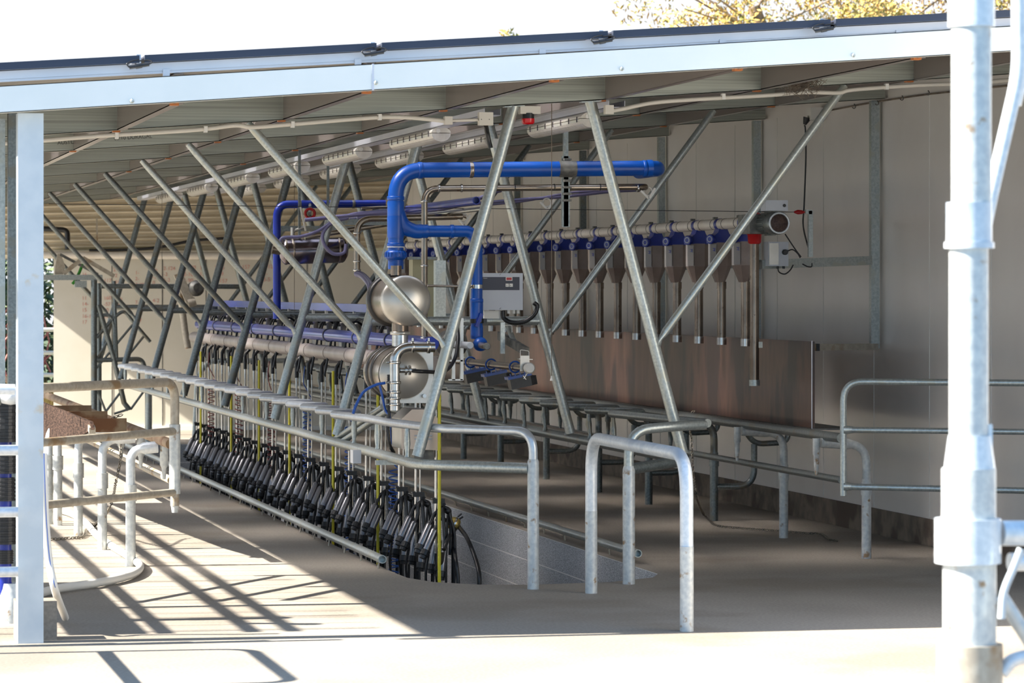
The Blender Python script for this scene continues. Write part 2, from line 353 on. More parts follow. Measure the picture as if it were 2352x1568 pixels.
for k in range(2, 10):
    b = MB(); cbeam(b, -.15 if k < 9 else 1.6, XR - .02, YP(k))
    o = tag(b.build('roof_beam', M['beamC']), 'galvanised channel roof beam, ' + ordw(k - 2) + ' behind the eave beam', 'beam', 'roof beams')
    if k == 2:
        def text(s, size, M4, name, m, parent, label=None):
            cu = bpy.data.curves.new(name, 'FONT'); cu.body = s; cu.size = size; cu.extrude = .0004
            to = bpy.data.objects.new('tmp', cu); C.objects.link(to); bpy.context.view_layer.update()
            me = bpy.data.meshes.new_from_object(to.evaluated_get(bpy.context.evaluated_depsgraph_get())); bpy.data.objects.remove(to)
            org = wloc(parent); me.transform(Matrix.Translation(-org) @ M4); me.materials.clear(); me.materials.append(m)
            q = bpy.data.objects.new(name, me); C.objects.link(q); q.parent = parent
            if label: q['label'] = label
            return q
        def facing(p, ang=0): return Matrix.Translation(p) @ Matrix.Rotation(ang, 4, 'Y') @ Matrix.Rotation(R(90), 4, 'X')
    if k == 3:
        text('05:10 DURAGAL', .035, facing(QY(262, 322, YP(k) - .002), -.073), 'stamped_lettering', M['inkdk'], o, 'dark stamped lettering')
        text('AUSTUBE', .035, facing(QY(132, 332, YP(k) - .002), -.073), 'stamped_lettering', M['inkdk'], o, 'dark stamped lettering')
# purlins: short lengths between the beams, one line each
for j in range(8):
    X = 1.89 + .95 * (j - 2); b = MB()
    for k in range(1, 9):
        ya, yb = YP(k) + .07, YP(k + 1) - .006
        if k == 1: b.bb(X, X + .004, 16.2, 16.28, zb(X), zb(X) + .124); ya = 16.28
        if X < 1.5 and k == 8: continue
        z = zb(X) + .002
        b.bb(X, X + .004, ya, yb, z, z + .146); b.bb(X, X + .05, ya, yb, z, z + .004); b.bb(X, X + .05, ya, yb, z + .142, z + .146)
    o = tag(b.build('purlin', M['purlin']), 'line of brown-grey roof purlins, ' + ordw(j) + ' from the low side of the roof', 'purlin', 'roof purlins')
    for k in (1, 2, 3, 4, 5):
        zz = zb(X) - .012; yy = YP(k) + .10
        MB().box((X + .005, yy, zz + .012), (.042, .05, .014)).build('packer', M['orange'], o, 'small orange plastic packer')
# solar panels on rails
pxs = [-560 + 535 * i for i in range(7)]
for i in range(6):
    xa, xb_ = (QY(x, 100, 16.25).x for x in ((-215, 325, 868, 1398, 1908, 2415)[i] + 5, (325, 868, 1398, 1908, 2415, 2900)[i] - 7))
    zt = lambda x: 2.782 + .0672 * (x - 1.04)
    def pan(b, y0, y1, z0, z1, xa=xa, xb_=xb_): b.prism([(xa, y0, zt(xa) + z0), (xb_, y0, zt(xb_) + z0), (xb_, y0, zt(xb_) + z1), (xa, y0, zt(xa) + z1)], (0, y1 - y0, 0))
    t = T('solar_panel', 'dark framed solar panel on the roof edge, ' + ordw(i) + ' from the low end', 'solar panel', ((xa + xb_) / 2, 16.9, zt((xa + xb_) / 2)), 'solar panels along the roof edge')
    for ya_, yb_ in ((16.2, 16.235), (17.8, 17.83)): b = MB(); pan(b, ya_, yb_, -.036, 0); b.build('panel_frame', M['panelblk'], t)
    b = MB(); pan(b, 16.235, 17.8, -.012, -.003); b.build('glass_face', M['navy'], t)
def rail(y, name='mounting_rail', label=''):
    x0, x1 = -.1, 7.3; b = MB(); z = lambda x: 2.782 + .0672 * (x - 1.04)
    for (d0, d1, yy) in ((-.078, -.038, 0), (-.09, -.08, .004), (-.084, -.078, .008)):
        b.prism([(x0, y + yy, z(x0) + d0), (x1, y + yy, z(x1) + d0), (x1, y + yy, z(x1) + d1), (x0, y + yy, z(x0) + d1)], (0, .035 - yy, 0))
    o = tag(b.build(name, M['alu']), label, 'rail')
    if y < 17:
        for px in (382, 822, 1246, 1660, 2065):
            p = QY(px, 100, y - .004); MB().box((p.x, p.y, z(p.x) - .096), (.033, .008, .05)).build('rail_foot', M['alu'], o)
    return o
rail(16.26, label='white aluminium rail carrying the front edge of the solar panels')
rail(17.5, label='aluminium rail under the solar panels further up, behind the front rail')
for i, px in enumerate((322, 862, 1388, 1897, 2405)):
    p = QY(px, 0, 16.15); z = 2.782 + .0672 * (p.x - 1.04)
    t = T('cable_connector', 'black plug and cable looped at the solar panel gap, ' + ordw(i) + ' from the low end', 'cable connector', (p.x, 16.18, z - .05), 'solar panel connectors')
    b = MB(); b.cyl((p.x - .05, 16.17, z - .062), (p.x + .045, 16.17, z - .045), .009, n=8); b.cyl((p.x - .02, 16.17, z - .057), (p.x + .01, 16.17, z - .051), .012, n=8); b.build('plug', M['black'], t)
    b = MB(); b.tube(bez([(p.x - .05, 16.17, z - .062), (p.x - .062, 16.17, z - .045), (p.x - .04, 16.18, z - .03), (p.x + .0, 16.19, z - .02)], 6), .0035, 6)
    b.tube(bez([(p.x + .045, 16.17, z - .045), (p.x + .06, 16.17, z - .033), (p.x + .04, 16.18, z - .024), (p.x, 16.19, z - .028)], 6), .0035, 6); b.build('cable', M['black'], t)
    b = MB(); b.box((p.x, 16.22, z - .02), (.022, .01, .05)); b.build('clamp', M['alu'], t)

# ------------------------------------------------------------------ hanging V frames
for k in range(2, 10):
    Y = YP(k) + .03
    t = T('hanging_frame', 'galvanised pipe frame slung from the roof over the pit, ' + ordw(k - 2) + ' from the open front', 'frame', (4.42, Y, .75), 'hanging frames over the pit')
    m = M['galv'] if k < 5 else M['galv_dk']  # frames deeper in the shed take the pipe colour with shade in it
    for s, (xb_, xt, xm, xo) in ((-1, (3.63, 4.20, 3.76, 2.64)), (1, (5.22, 4.66, 5.10, 6.22))):
        pb, pt = Vector((xb_, Y, .73)), Vector((xt, Y, zb(xt) - .004)); pm = pb + (pt - pb) * ((1.36 - pb.z) / (pt.z - pb.z))
        l = MB().tube([pb, pt], .034, 16).build('leg', m, t)
        MB().box((xt, Y, zb(xt) - .006), (.12, .06, .006), M=Matrix.Rotation(-.073, 3, 'Y')).build('fixing_plate', m, l)
        po = Vector((xo, Y, zb(xo) - .004)); d = (po - pm).normalized()
        MB().tube([pm + d * .02, pm + d * .06, pm + d * .11, po - d * .08, po], [.03, .014, .0245, .0245, .02], 14).build('brace', m, t)
    zc = 1.485; f = (zc - .73) / (2.75 - .73)
    if k > 2: MB().tube([(3.63 + .57 * f, Y, zc), (5.22 - .56 * f, Y, zc)], .03, 14).build('cross_rail', m, t)
    if k in (4, 5):
        MB().bar((3.63 + .57 * .73, Y, 2.2), (5.22 - .56 * .73, Y, 2.2), .02, .045).build('hanger_bar', M['galv_dk'], t)

# ------------------------------------------------------------------ rump rails
def zigzag(side, y0, y1, z, tips, m):
    return None
XLr = 3.62
# left rump rail
t = T('rump_rail', 'long galvanised zigzag rump rail along the left edge of the pit', 'rail', (XLr, 27, 0))
lowL = [(XLr, 36.3, .685), (XLr, 19.12, .685)]
MB().tube(fil(lowL + [(3.72, 18.93, .685), (4.17, 18.53, .683)], .12), .031, 16).build('lower_rail', M['galv'], t)
pts = []; Yt = 21.3; pitch = .655; k = 0
while Yt + k * pitch < 35.5:
    y = Yt + k * pitch; pts.append(((3.50, y, .893), (3.70, y + .19, .893))); k += 1
path = [Vector((3.68, 19.55, .893)), Vector((3.62, 20.3, .893))]
path = [Vector((4.0, 18.75, .893)), Vector((3.74, 19.02, .893)), Vector((3.62, 19.9, .893)), Vector((3.60, 20.55, .893))]
p = path + [Vector(pts[0][0])]
p += [Vector(pts[0][1])]
for i in range(1, len(pts)): p += [Vector(pts[i][0]), Vector(pts[i][1])]
loop = [(4.19, 18.52, 0), (4.19, 18.52, .893)]
MB().tube(fil2(loop + p), .026, 14).build('zigzag_rail', M['zinc'], t, 'zigzag upper rail of bent bright pipe')
MB().tube([(4.19, 18.52, 0), (4.19, 18.52, .72), (4.19, 18.52, .735)], [.0335, .0335, .028], 16).build('post', M['galv_spot'], t)
ystub = [19.35, 20.35, 21.2] + [22.5 + 1.31 * i for i in range(11)]
for y in ystub:
    MB().tube([(XLr, y, .7), (XLr, y, .73), (XLr, y, .79), (XLr, y, .86), (XLr, y, .88)], [.02, .013, .02, .016, .014], 10).build('stub', M['galv'], t)
for a_, c_ in (((XLr + .01, 22.0, .70), QY(880, 934, 21.2)), ((XLr + .01, 21.7, .70), QY(889, 944, 20.9))): MB().tube([a_, c_], .021, 12).build('strut', M['galv'], t)
# right rump rail
XRr = 5.27
t = T('rump_rail', 'long galvanised zigzag rump rail along the right edge of the pit', 'rail', (XRr, 27, 0))
MB().tube(fil([(XRr, 36.3, .69), (XRr, 19.35, .69), (5.18, 19.0, .69), (4.80, 18.72, .66)], .1), .033, 16).build('lower_rail', M['galv_dk'], t)
tips = []; y = 20.75; k = 0
while y + k * .66 < 35: tips.append(y + k * .66); k += 1
p = [Vector((4.8, 18.72, 0)), Vector((4.8, 18.72, .885)), Vector((5.12, 18.78, .905)), Vector((5.30, 18.9, .905))]
MB().tube(fil(p, .14), .029, 14, hole='end').build('end_bar', M['galv'], t)
MB().tube([(4.8, 18.72, 0), (4.8, 18.72, .66), (4.8, 18.72, .68)], [.036, .036, .03], 16).build('post', M['galv_spot'], t)
p = [Vector((5.42, 19.25, .90))]
for y in tips: p += [Vector((5.20, y, .905)), Vector((5.46, y + .17, .905))]
MB().tube(fil(p, .035, 5), .026, 14).build('zigzag_rail', M['galv_dk'], t, 'zigzag upper rail of bent pipe')
for i, y in enumerate(tips):
    MB().tube([(XRr - .03, y + .05, .71), (XRr - .03, y + .05, .74), (XRr - .04, y + .05, .81), (XRr - .04, y + .05, .87), (XRr - .04, y + .05, .89)], [.02, .012, .021, .013, .017], 10).build('stub', M['galv_dk'], t)
tag(MB().tube([(5.45, 36, .69), (5.45, 20.2, .69)], .018, 12).build('wash_line', M['stain_br']), 'thin stainless line running beside the right rump rail', 'pipe')
tag(MB().tube([(5.16, 34, .655), (5.16, 22.9, .655)], .021, 12, hole='end').build('pipe_rail', M['galv_dk']), 'open-ended grey pipe on the pit side of the right rump rail', 'pipe')
# kerb pipes
for X, y0, lab, side in ((3.58, 19.95, 'grey steel kerb pipe on clips along the left pit edge', -1), (5.2, 20.05, 'grey steel kerb pipe on clips along the right pit edge', 1)):
    t = T('kerb_pipe', lab, 'pipe', (X, 27, 0))
    MB().tube([(X, 36.4, .066), (X, y0, .066)], .0255, 16, hole='end').build('tube', M['galv'], t)
    y = y0 + .12
    while y < 36:
        b = MB(); b.tube([(X, y, .046), (X + .005 * side, y, .0)], .006, 6); b.box((X, y, .044), (.03, .02, .012)); b.build('bracket', M['galv_rust'], t); y += .62
# front bent hoop
pth = fil([(4.45, 18.2, 0), (4.45, 18.2, .87), (4.43, 16.12, .87), (4.42, 16.08, 0)], .2, 8)
t = T('hoop_rail', 'bent pipe hoop in front of the pit, one end out in the sun', 'rail', (4.44, 17.1, 0))
MB().tube(pth, .0335, 18).build('bent_pipe', M['galv_new'], t)
MB().tube([(4.45, 18.2, 0), (4.45, 18.2, .46)], .0345, 16).build('sleeve', M['galv_spot'], t)
MB().tube([(4.42, 16.08, 0), (4.42, 16.08, .42)], .0345, 16).build('sleeve', M['galv_spot'], t)
# ------------------------------------------------------------------ breast rails and posts
t = T('breast_rail', 'blue-grey breast rail and lower rail in front of the brown board, right side', 'rail', (6.45, 27, .5))
MB().tube([(6.45, 37, .775), (6.45, 19.85, .775)], .031, 16).build('upper_rail', M['galv_dk'], t)
MB().tube([(6.45, 37, .515), (6.45, 19.85, .515)], .0225, 14).build('lower_rail', M['galv_dk'], t)
for i, px in enumerate((1990, 1800, 1640, 1490, 1375, 1255, 1150, 1065)):
    q = QX(px, 1100, 6.72); Y = q.y
    t = T('breast_post', 'gooseneck breast rail post on the right, ' + ordw(i) + ' from the open front', 'post', (6.72, Y, 0), 'right breast rail posts')
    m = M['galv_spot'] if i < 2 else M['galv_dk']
    MB().tube([(6.72, Y, 0), (6.72, Y, .5)], .031, 16).build('stem', m, t)
    MB().tube([(6.72, Y, .40), (6.72, Y, .48)], .037, 16).build('collar', m, t)
    MB().tube(fil([(6.72, Y, .46), (6.72, Y, .715), (6.42, Y, .735)], .2, 8), [.027] * 9 + [.034], 14).build('gooseneck', m, t)
    MB().tube([(6.39, Y, .76), (6.39, Y, .66), (6.39, Y, .65), (6.39, Y, .6), (6.39, Y, .53)], [.024, .024, .018, .018, .009], 10).build('stub', m, t)
    if i >= 2:
        MB().tube(fil([(6.74, Y, .25), (7.02, Y - .02, .25), (7.02, Y - .02, .56)], .13, 7), .024, 12).build('bow', M['galv_dk'], t)
        MB().tube(fil([(6.88, Y - .02, .76), (7.02, Y - .02, .56), (7.28, Y - .02, .57), (7.28, Y - .02, .78)], .07), .021, 12).build('fork', M['galv_dk'], t)
b = MB(); b.bb(6.62, 6.638, 21.0, 38.5, .79, 1.355); b.bb(6.60, 6.62, 21.0, 38.5, .77, .8)
t = T('splash_board', 'long brown plywood splash board behind the right breast rail', 'board', (6.63, 29, .78))
MB().bb(6.62, 6.64, 21.0, 38.5, .79, 1.355).build('sheet', M['ply'], t); MB().bb(6.616, 6.621, 20.99, 21.0, .785, 1.36).build('edge_strip', M['alu'], t)
MB().bb(6.62, 6.92, 21.0, 38.5, .775, .785).build('feed_tray', M['iron'], t)
# left breast side
t = T('breast_rail', 'dirty breast rail and lower rail on the left, end near the side gate', 'rail', (2.3, 27, .5))
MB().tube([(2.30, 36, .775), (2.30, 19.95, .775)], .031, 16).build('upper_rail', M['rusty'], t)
MB().tube([(2.39, 34, .515), (2.39, 20.7, .515)], .0245, 14).build('lower_rail', M['galv_rust'], t)
for i, (px, py) in enumerate(((300, 1300), (235, 1262), (180, 1230), (133, 1206), (112, 1203))):
    q = QZ(px, py); X, Y = q.x, q.y
    t = T('breast_post', 'gooseneck breast rail post on the left, ' + ordw(i) + ' from the open front', 'post', (X, Y, 0), 'left breast rail posts')
    MB().tube([(X, Y, 0), (X, Y, .5)], .031, 16).build('stem', M['galv_spot'], t)
    MB().tube([(X, Y, .40), (X, Y, .5)], .038, 16).build('collar', M['galv_spot'], t)
    MB().tube(fil([(X, Y, .46), (X, Y, .715), (2.29, Y, .73)], .15, 8), [.028] * 9 + [.036], 14).build('gooseneck', M['galv_new'], t)
    MB().tube([(2.33, Y, .76), (2.33, Y, .62), (2.33, Y, .6), (2.33, Y, .53)], [.027, .027, .017, .01], 10).build('stub', M['galv_spot'], t)
poly = [QX(100, 925, 1.93), QX(207, 968, 1.93), QX(210, 986, 1.93), QX(182, 1003, 1.93), QX(100, 1012, 1.93), QX(60, 1010, 1.93), QX(60, 908, 1.93)]
t = T('splash_board', 'short brown scuffed board below the left breast rail', 'board', poly[1])
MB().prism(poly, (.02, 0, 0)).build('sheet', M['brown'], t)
e = poly[1]; b = MB()
b.bar(e + Vector((.01, .05, -.04)), e + Vector((.01, -.05, -.055)), .04, .04); b.build('edge_channel', M['galv_rust'], t)
b = MB()
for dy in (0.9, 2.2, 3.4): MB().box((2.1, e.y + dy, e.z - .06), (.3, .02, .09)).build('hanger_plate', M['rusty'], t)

# ---- part two
# ------------------------------------------------------------------ blue and stainless milk pipework in the pit
YB = 20.6
t = T('vacuum_pipe', 'thick bright blue plastic pipe looping over the receiver can and across the pit', 'pipe', QY(910, 612, YB))
a = [QY(909, 618, YB), QY(909, 391, YB), QY(1522, 386, YB), QY(1522, 386, YB) + Vector((0, .6, 0))]
MB().tube(fil(a, .17, 10), .0485, 20).build('main_pipe', M['blue'], t)
def ringat(p, ax, r, w): return MB().lathe([(r * .96, -w), (r, -w * .8), (r, w * .8), (r * .96, w)], p, ax, 20)
for px, py, r, w_ in ((909, 455, .0545, .012), (909, 480, .053, .05), (909, 520, .054, .07), (909, 562, .0555, .012)):
    ringat(QY(px, py, YB), (0, 0, 1), r, w_).build('socket', M['blue'], t)
for px, r, w_ in ((965, .053, .014), (1480, .053, .012)): ringat(QY(px, 391 - (px - 965) * .008, YB), (1, 0, 0), r, w_).build('socket', M['blue'], t)
MB().lathe([(.052, -.02), (.053, .0), (.053, .015)], QY(1492, 386, YB), (1, 0, 0), 20).build('end_bend', M['blue'], t)
b = MB(); b.lathe([(.05, 0), (.062, .01)] + [(.067, .02), (.067, .045), (.062, .055), (.05, .062)], QY(909, 597, YB), (0, 0, 1), 24)
for i in range(20):
    an = i * math.pi / 10; b.box(QY(909, 597, YB) + Vector((math.cos(an) * .067, math.sin(an) * .067, .033)), (.008, .008, .03), an)
b.build('union_nut', M['blue'], t)
MB().lathe([(.03, 0), (.036, .04), (.05, .05)], QY(909, 617, YB), (0, 0, 1), 20).build('reducer', M['blue_dk'], t)
MB().lathe([(.0545, 0), (.0545, .005)], QY(909, 568, YB), (0, 0, 1), 20).build('seal_ring', M['white'], t)
a = [QY(912, 505, YB), QY(930, 531, YB), QY(1082, 531, YB), QY(1095, 560, YB), QY(1095, 778, YB)]
MB().tube(fil(a, .12, 10), .037, 18).build('branch_pipe', M['blue'], t)
MB().tube(bez([QY(911, 480, YB), QY(925, 515, YB), QY(950, 530, YB), QY(968, 531, YB)], 8), [.045] * 30, 18).build('tee', M['blue'], t)
for px, py, ax, r, w_ in ((975, 531, (1, 0, 0), .043, .02), (1038, 531, (1, 0, 0), .042, .012), (1095, 690, (0, 0, 1), .042, .012), (1095, 715, (0, 0, 1), .0405, .07), (1095, 762, (0, 0, 1), .04, .04)):
    ringat(QY(px, py, YB), ax, r, w_).build('socket', M['blue'], t)
MB().lathe([(.0, -.055), (.03, -.05), (.045, -.02), (.045, .02), (.03, .045), (.0, .05)], QY(1103, 790, YB - .05), (.1, 1, 0), 20).build('end_cap', M['blue'], t)
b = MB(); p = QY(1100, 735, YB - .05); b.box(p, (.02, .03, .09), M=Matrix.Rotation(.4, 3, 'Y')); b.cyl(p, p + Vector((0, .04, 0)), .018); b.build('valve_handle', M['blue_dk'], t)
b = MB(); b.lathe([(.044, -.014), (.044, .014)], QY(1095, 737, YB), (0, 0, 1), 18); b.box(QY(1112, 737, YB), (.03, .03, .03)); b.build('pipe_clamp', M['black'], t)
b = MB(); b.lathe([(.0395, -.012), (.0395, .012)], QY(1095, 658, YB), (0, 0, 1), 18); b.build('hose_band', M['stain'], t)
ringat(QY(1082, 390, YB), (1, 0, 0), .0505, .012).build('hose_band', M['stain_br'], t)
o = ringat(QY(1303, 388, YB), (1, 0, 0), .052, .055).build('coupling_band', M['iron'], t)
t = T('pipe_hanger', 'dark slotted hanger strut clamped round the thick blue pipe', 'bracket', QY(1300, 520, YB + .12))
b = MB(); b.box((QY(1299, 360, YB + .12) + QY(1299, 520, YB + .12)) / 2, (.05, .03, .45)); b.bar(QY(1299, 520, YB + .12), QY(1299, 260, YB + .12), .03, .03, (0, 1, 0)); b.build('strut', M['galv_dk'], t)
b = MB()
for py in (366, 375, 400, 415, 430, 445, 460): b.box(QY(1303, py, YB + .08), (.045, .05, .014))
b.build('clamp_stack', M['iron'], t)
# small straight bar tying pipes
tag(MB().tube([QY(982, 656, YB), QY(1085, 658, YB)], .008, 8).build('tie_bar', M['stain_br']), 'thin steel tie bar between the upright stainless pipe and blue branch pipe', 'bar')
# stainless line
t = T('milk_delivery_pipe', 'slim stainless pipe rising behind the receiver and running under the thick blue pipe', 'pipe', QY(975, 770, 21.0))
a = [QY(975, 772, 21.0), QY(975, 433, 21.0), QY(1488, 429, 21.0), QY(1490, 429, 21.0) + Vector((.0, .3, 0))]
MB().tube(fil(a, .09, 8), .0205, 16).build('tube', M['stain_br'], t)
for px in (1008, 1060, 1465): ringat(QY(px, 432, 21.0), (1, 0, 0), .026, .006).build('clamp', M['stain'], t)
for py in (462, 610, 775): ringat(QY(975, py, 21.0), (0, 0, 1), .0245, .006).build('clamp', M['stain'], t)
for px in (1182, 1273, 1378): ringat(QY(px, 430, 21.0), (1, 0, 0), .0225, .003).build('cable_tie', M['black'], t)
# receiver cans
c0 = QY(932, 690, 20.2)
t = T('receiver_can', 'round stainless receiver can with domed cover and black band under the blue pipe', 'can', c0 + Vector((0, .25, -.16)))
MB().lathe([(.148, .02), (.148, .5), (.12, .53), (.0, .54)], c0, (0, 1, 0), 40).build('drum', M['stain_br'], t)
lid = MB().lathe([(.0, -.055), (.05, -.052), (.1, -.04), (.135, -.022), (.15, -.008), (.155, 0), (.155, .02), (.148, .022)], c0, (0, 1, 0), 48).build('cover', M['stain_mt'], t)
MB().lathe([(.15, .40), (.166, .405), (.166, .48), (.15, .485)], c0, (0, 1, 0), 40).build('rubber_band', M['black'], t)
MB().lathe([(.034, 0), (.034, .06)], QY(910, 632, 20.5), (0, 0, 1), 20).build('inlet_neck', M['tubebr'], t)
n = MB().lathe([(.05, 0), (.05, .12)], QY(919, 795, 20.42), (0, 0, 1), 24).build('outlet_neck', M['stain'], t); MB().lathe([(.052, 0), (.052, .06)], QY(919, 762, 20.42), (0, 0, 1), 24).build('rusty_sleeve', M['tubebr'], n)
MB().lathe([(.058, 0), (.062, .004), (.062, .018), (.058, .022)], QY(919, 769, 20.42), (0, 0, 1), 24).build('union_ring', M['stain_mt'], n)
text('F P T', .026, facing(c0 + Vector((.045, -.051, -.06)), .45), 'scribble', M['galv_dk'], lid, 'faint handwritten scribble') 
c1 = QY(928, 858, 20.15)
t = T('receiver_can', 'lower stainless milk drum with flat round lid behind the steel elbow pipe', 'can', c1 + Vector((0, .25, -.17)))
MB().lathe([(.158, .02), (.158, .55), (.13, .58), (0, .59)], c1, (0, 1, 0), 40).build('drum', M['stain_br'], t)
MB().lathe([(0, -.006), (.15, -.005), (.152, 0), (.152, .012)], c1, (0, 1, 0), 44).build('lid', M['stain_mt'], t)
for y in (.24, .40): MB().lathe([(.16, y), (.168, y + .01), (.168, y + .03), (.16, y + .04)], c1, (0, 1, 0), 40).build('rubber_band', M['black'], t)
b = MB(); h0, h1 = QY(866, 926, 20.19), QY(995, 793, 20.19); b.bb(c1.x - .02, h1.x, 20.19, 20.2, h0.z, h1.z); b.build('back_plate', M['stain_mt'], t)
MB().lathe([(.012, 0), (.012, .02)], QY(974, 909, 20.18), (0, -1, 0), 12).build('bolt', M['stain'], t)
# elbow pipe in front
YE = 19.93
t = T('outlet_pipe', 'shiny stainless elbow pipe with clamps in front of the lower milk drum', 'pipe', QY(907, 940, YE))
MB().tube(fil([QY(998, 797, YE), QY(907, 797, YE), QY(907, 942, YE)], .1, 10), .031, 20).build('elbow', M['stain'], t)
for px, py, ax in ((947, 797, (1, 0, 0)), (984, 797, (1, 0, 0)), (907, 832, (0, 0, 1)), (907, 878, (0, 0, 1)), (907, 900, (0, 0, 1)), (907, 914, (0, 0, 1)), (907, 928, (0, 0, 1))):
    c = ringat(QY(px, py, YE), ax, .038, .009).build('clamp', M['stain'], t)
    p = QY(px, py, YE); q = Vector(ax).cross(Vector((0, 1, 0)))
    MB().cyl(p + q * .036 + Vector((0, -.015, 0)), p + q * .056 + Vector((0, -.015, 0)), .007, n=8).build('wing_nut', M['stain'], c)
b = MB(); p = QY(918, 850, YE); b.cyl(p, p + Vector((.05, 0, 0)), .017); b.build('side_port', M['stain'], t)
b = MB(); b.lathe([(.03, 0), (.03, .012)], p + Vector((.03, 0, 0)), (1, 0, 0), 16); b.lathe([(.03, 0), (.03, .012)], p + Vector((.055, 0, 0)), (1, 0, 0), 16); b.cyl(p + Vector((.05, 0, 0)), p + Vector((.1, 0, 0)), .011); b.build('port_fitting', M['stain'], t)
tag(MB().tube(bez([QY(946, 851, YE), QY(975, 853, YE), QY(1020, 852, YE + .2), QY(1044, 825, YE + .4), QY(1052, 780, YE + .5), QY(1048, 735, YE + .6)]), .012, 10).build('vacuum_hose', M['black']), 'black hose curving from the elbow pipe port up past the frame leg', 'hose')
tag(MB().tube(bez([QY(885, 879, YE), QY(862, 884, YE), QY(835, 900, YE), QY(818, 930, YE), QY(811, 950, YE)]), .0085, 10).build('air_hose', M['bluehose']), 'bright blue hose arching down to the left from the elbow pipe', 'hose')
tag(MB().tube(bez([QY(872, 885, YE), QY(878, 910, YE), QY(885, 940, YE + .05), QY(893, 952, YE + .05)]), .0075, 10).build('air_hose', M['bluehose']), 'short blue hose falling straight below the elbow pipe', 'hose')
a = [QY(893, 860 + i * 2.2, YE + .05) for i in range(40)] + bez([QY(893, 950, YE + .05), QY(890, 985, YE + .05), QY(895, 1020, YE + .05), QY(905, 1040, YE + .1)], 8)
tag(MB().tube(a, [.012 if i % 2 else .0095 for i in range(len(a))], 10).build('corrugated_hose', M['black']), 'black ribbed hose running down beside the elbow pipe to the steel pump cover', 'hose')
# pump cover box
YX = 20.22
P = [QY(x, y, YX) for x, y in ((922, 962), (946, 940), (982, 940), (1007, 962), (1007, 1034), (922, 1030))]
t = T('pump_cover', 'pale steel pump cover with chamfered face and louvres behind the frame leg', 'cover', (P[4] + P[5]) / 2)
MB().prism(P, (0, -.006, 0)).build('front_face', mat('warm steel plate', rgb(206, 188, 172), rgb(216, 200, 184), 6, .2, .5), t)
MB().prism([p + Vector((0, .001, 0)) for p in P], (0, .32, 0)).build('housing', M['stain_mt'], t)
for y in (1000, 1008):
    MB().tube([QY(952, y, YX - .008), QY(992, y, YX - .008)], .004, 8).build('louvre', M['grey'], t)
b = MB(); b.bb(P[5].x + .09, P[4].x - .02, YX + .05, YX + .25, P[5].z - .07, P[5].z); b.build('motor_base', M['iron'], t)
p = QY(870, 1062, 19.9); b = MB(); b.box(p + Vector((.16, 0, 0)), (.36, .03, .028)); b.build('support_bar', M['galv'], t)
b = MB(); p = QY(817, 1048, 20.2); b.box(p, (.05, .1, .08))
tag(b.build('junction_box', M['grey']), 'small grey box under the left rump rail near its front end', 'box')
# controller
YC = 20.75
a, c = QY(1107, 712, YC), QY(1201, 627, YC)
t = T('vacuum_controller', 'light grey control box with dark panel and small red display', 'control box', ((a.x + c.x) / 2, YC + .06, a.z))
MB().bb(a.x, c.x, YC, YC + .12, a.z, c.z).build('case', M['grey'], t)
def pl(x0, y0, x1, y1, d, m, n, par=t, lab=None):
    A, B = QY(x0, y1, YC), QY(x1, y0, YC); return MB().bb(A.x, B.x, YC - d, YC - d + .002, A.z, B.z).build(n, m, par, lab)
lb = pl(1108, 636, 1193, 666, .0025, M['navy'], 'panel_label')
text('Vacuum', .0085, facing(QY(1109.5, 639.5, YC - .003)), 'lettering', M['white'], t)
pl(1161.5, 636, 1176.5, 644.5, .004, M['white'], 'display_frame'); pl(1163, 637.2, 1175, 643, .0055, M['red'], 'display')
for x in (1161, 1170): pl(x, 651, x + 7.5, 658.5, .005, M['white'], 'button')
text('o', .012, facing(QY(1163, 656.5, YC - .0055)), 'button_symbol', M['inkdk'], t); text('•', .02, facing(QY(1171.3, 658, YC - .0055)), 'button_symbol', M['inkdk'], t)
for px in (1149,):
    for py in (630, 708): MB().bar(QY(px - 1.5, py + 1.5, YC - .002), QY(px + 1.5, py - 1.5, YC - .002), .002, .004, (0, 1, 0)).build('screw', M['iron'], t)
for x in (1168, 1180, 1190): MB().cyl(QY(x, 712, YC + .05), QY(x, 720, YC + .05), .011, n=12).build('cable_gland', M['white'], t)
b = MB(); b.bar(QY(1110, 722, YC + .09), QY(1150, 722, YC + .09), .05, .05); b.build('mounting_block', M['white'], t)
a = bez([QY(1155, 713, YC + .05), QY(1157, 730, YC + .05), QY(1175, 740, YC + .03), QY(1205, 738, YC), QY(1227, 722, YC - .02), QY(1234, 703, YC - .02), QY(1226, 695, YC - .02)], 14)
tag(MB().tube(a, [.0155 if i % 2 else .013 for i in range(len(a))], 12).build('corrugated_hose', M['black']), 'black ribbed cable hose looping under the grey control box', 'hose')
# grey caps on filters
for (x0, x1, m, lab, r) in ((1045, 1079, M['grey'], 'pale grey end cap filter tube left of the blue pipe end', .021), (1092, 1118, M['iron'], 'dark end cap filter tube right of the blue pipe end', .021)):
    t = T('filter_tube', lab, 'filter', QY(x1, 793, 20.25))
    p = QY(x1, 793 + (x1 > 1100) * 2, 20.25); q = QY(x0, 790, 20.75)
    MB().cyl(q, p, r, n=18).build('tube', M['stain_br'] if x1 > 1100 else M['grey'], t); MB().lathe([(r * 1.05, 0), (r * 1.05, .015), (r * .9, .02)], p, p - q, 20).build('cap', m, t)
p = QY(1015, 800, 21.1)
tag(MB().lathe([(.0, -.07), (.085, -.06), (.09, 0), (.09, .12), (0, .13)], QY(1040, 790, 20.95), (0, 1, 0), 28).build('pressure_bowl', M['iron']), 'dark round bowl behind the frame leg beside the milk drum', 'bowl')
t = T('steel_bracket', 'upright stainless bracket with two posts right of the lower milk drum', 'bracket', QY(1040, 873, 20.6))
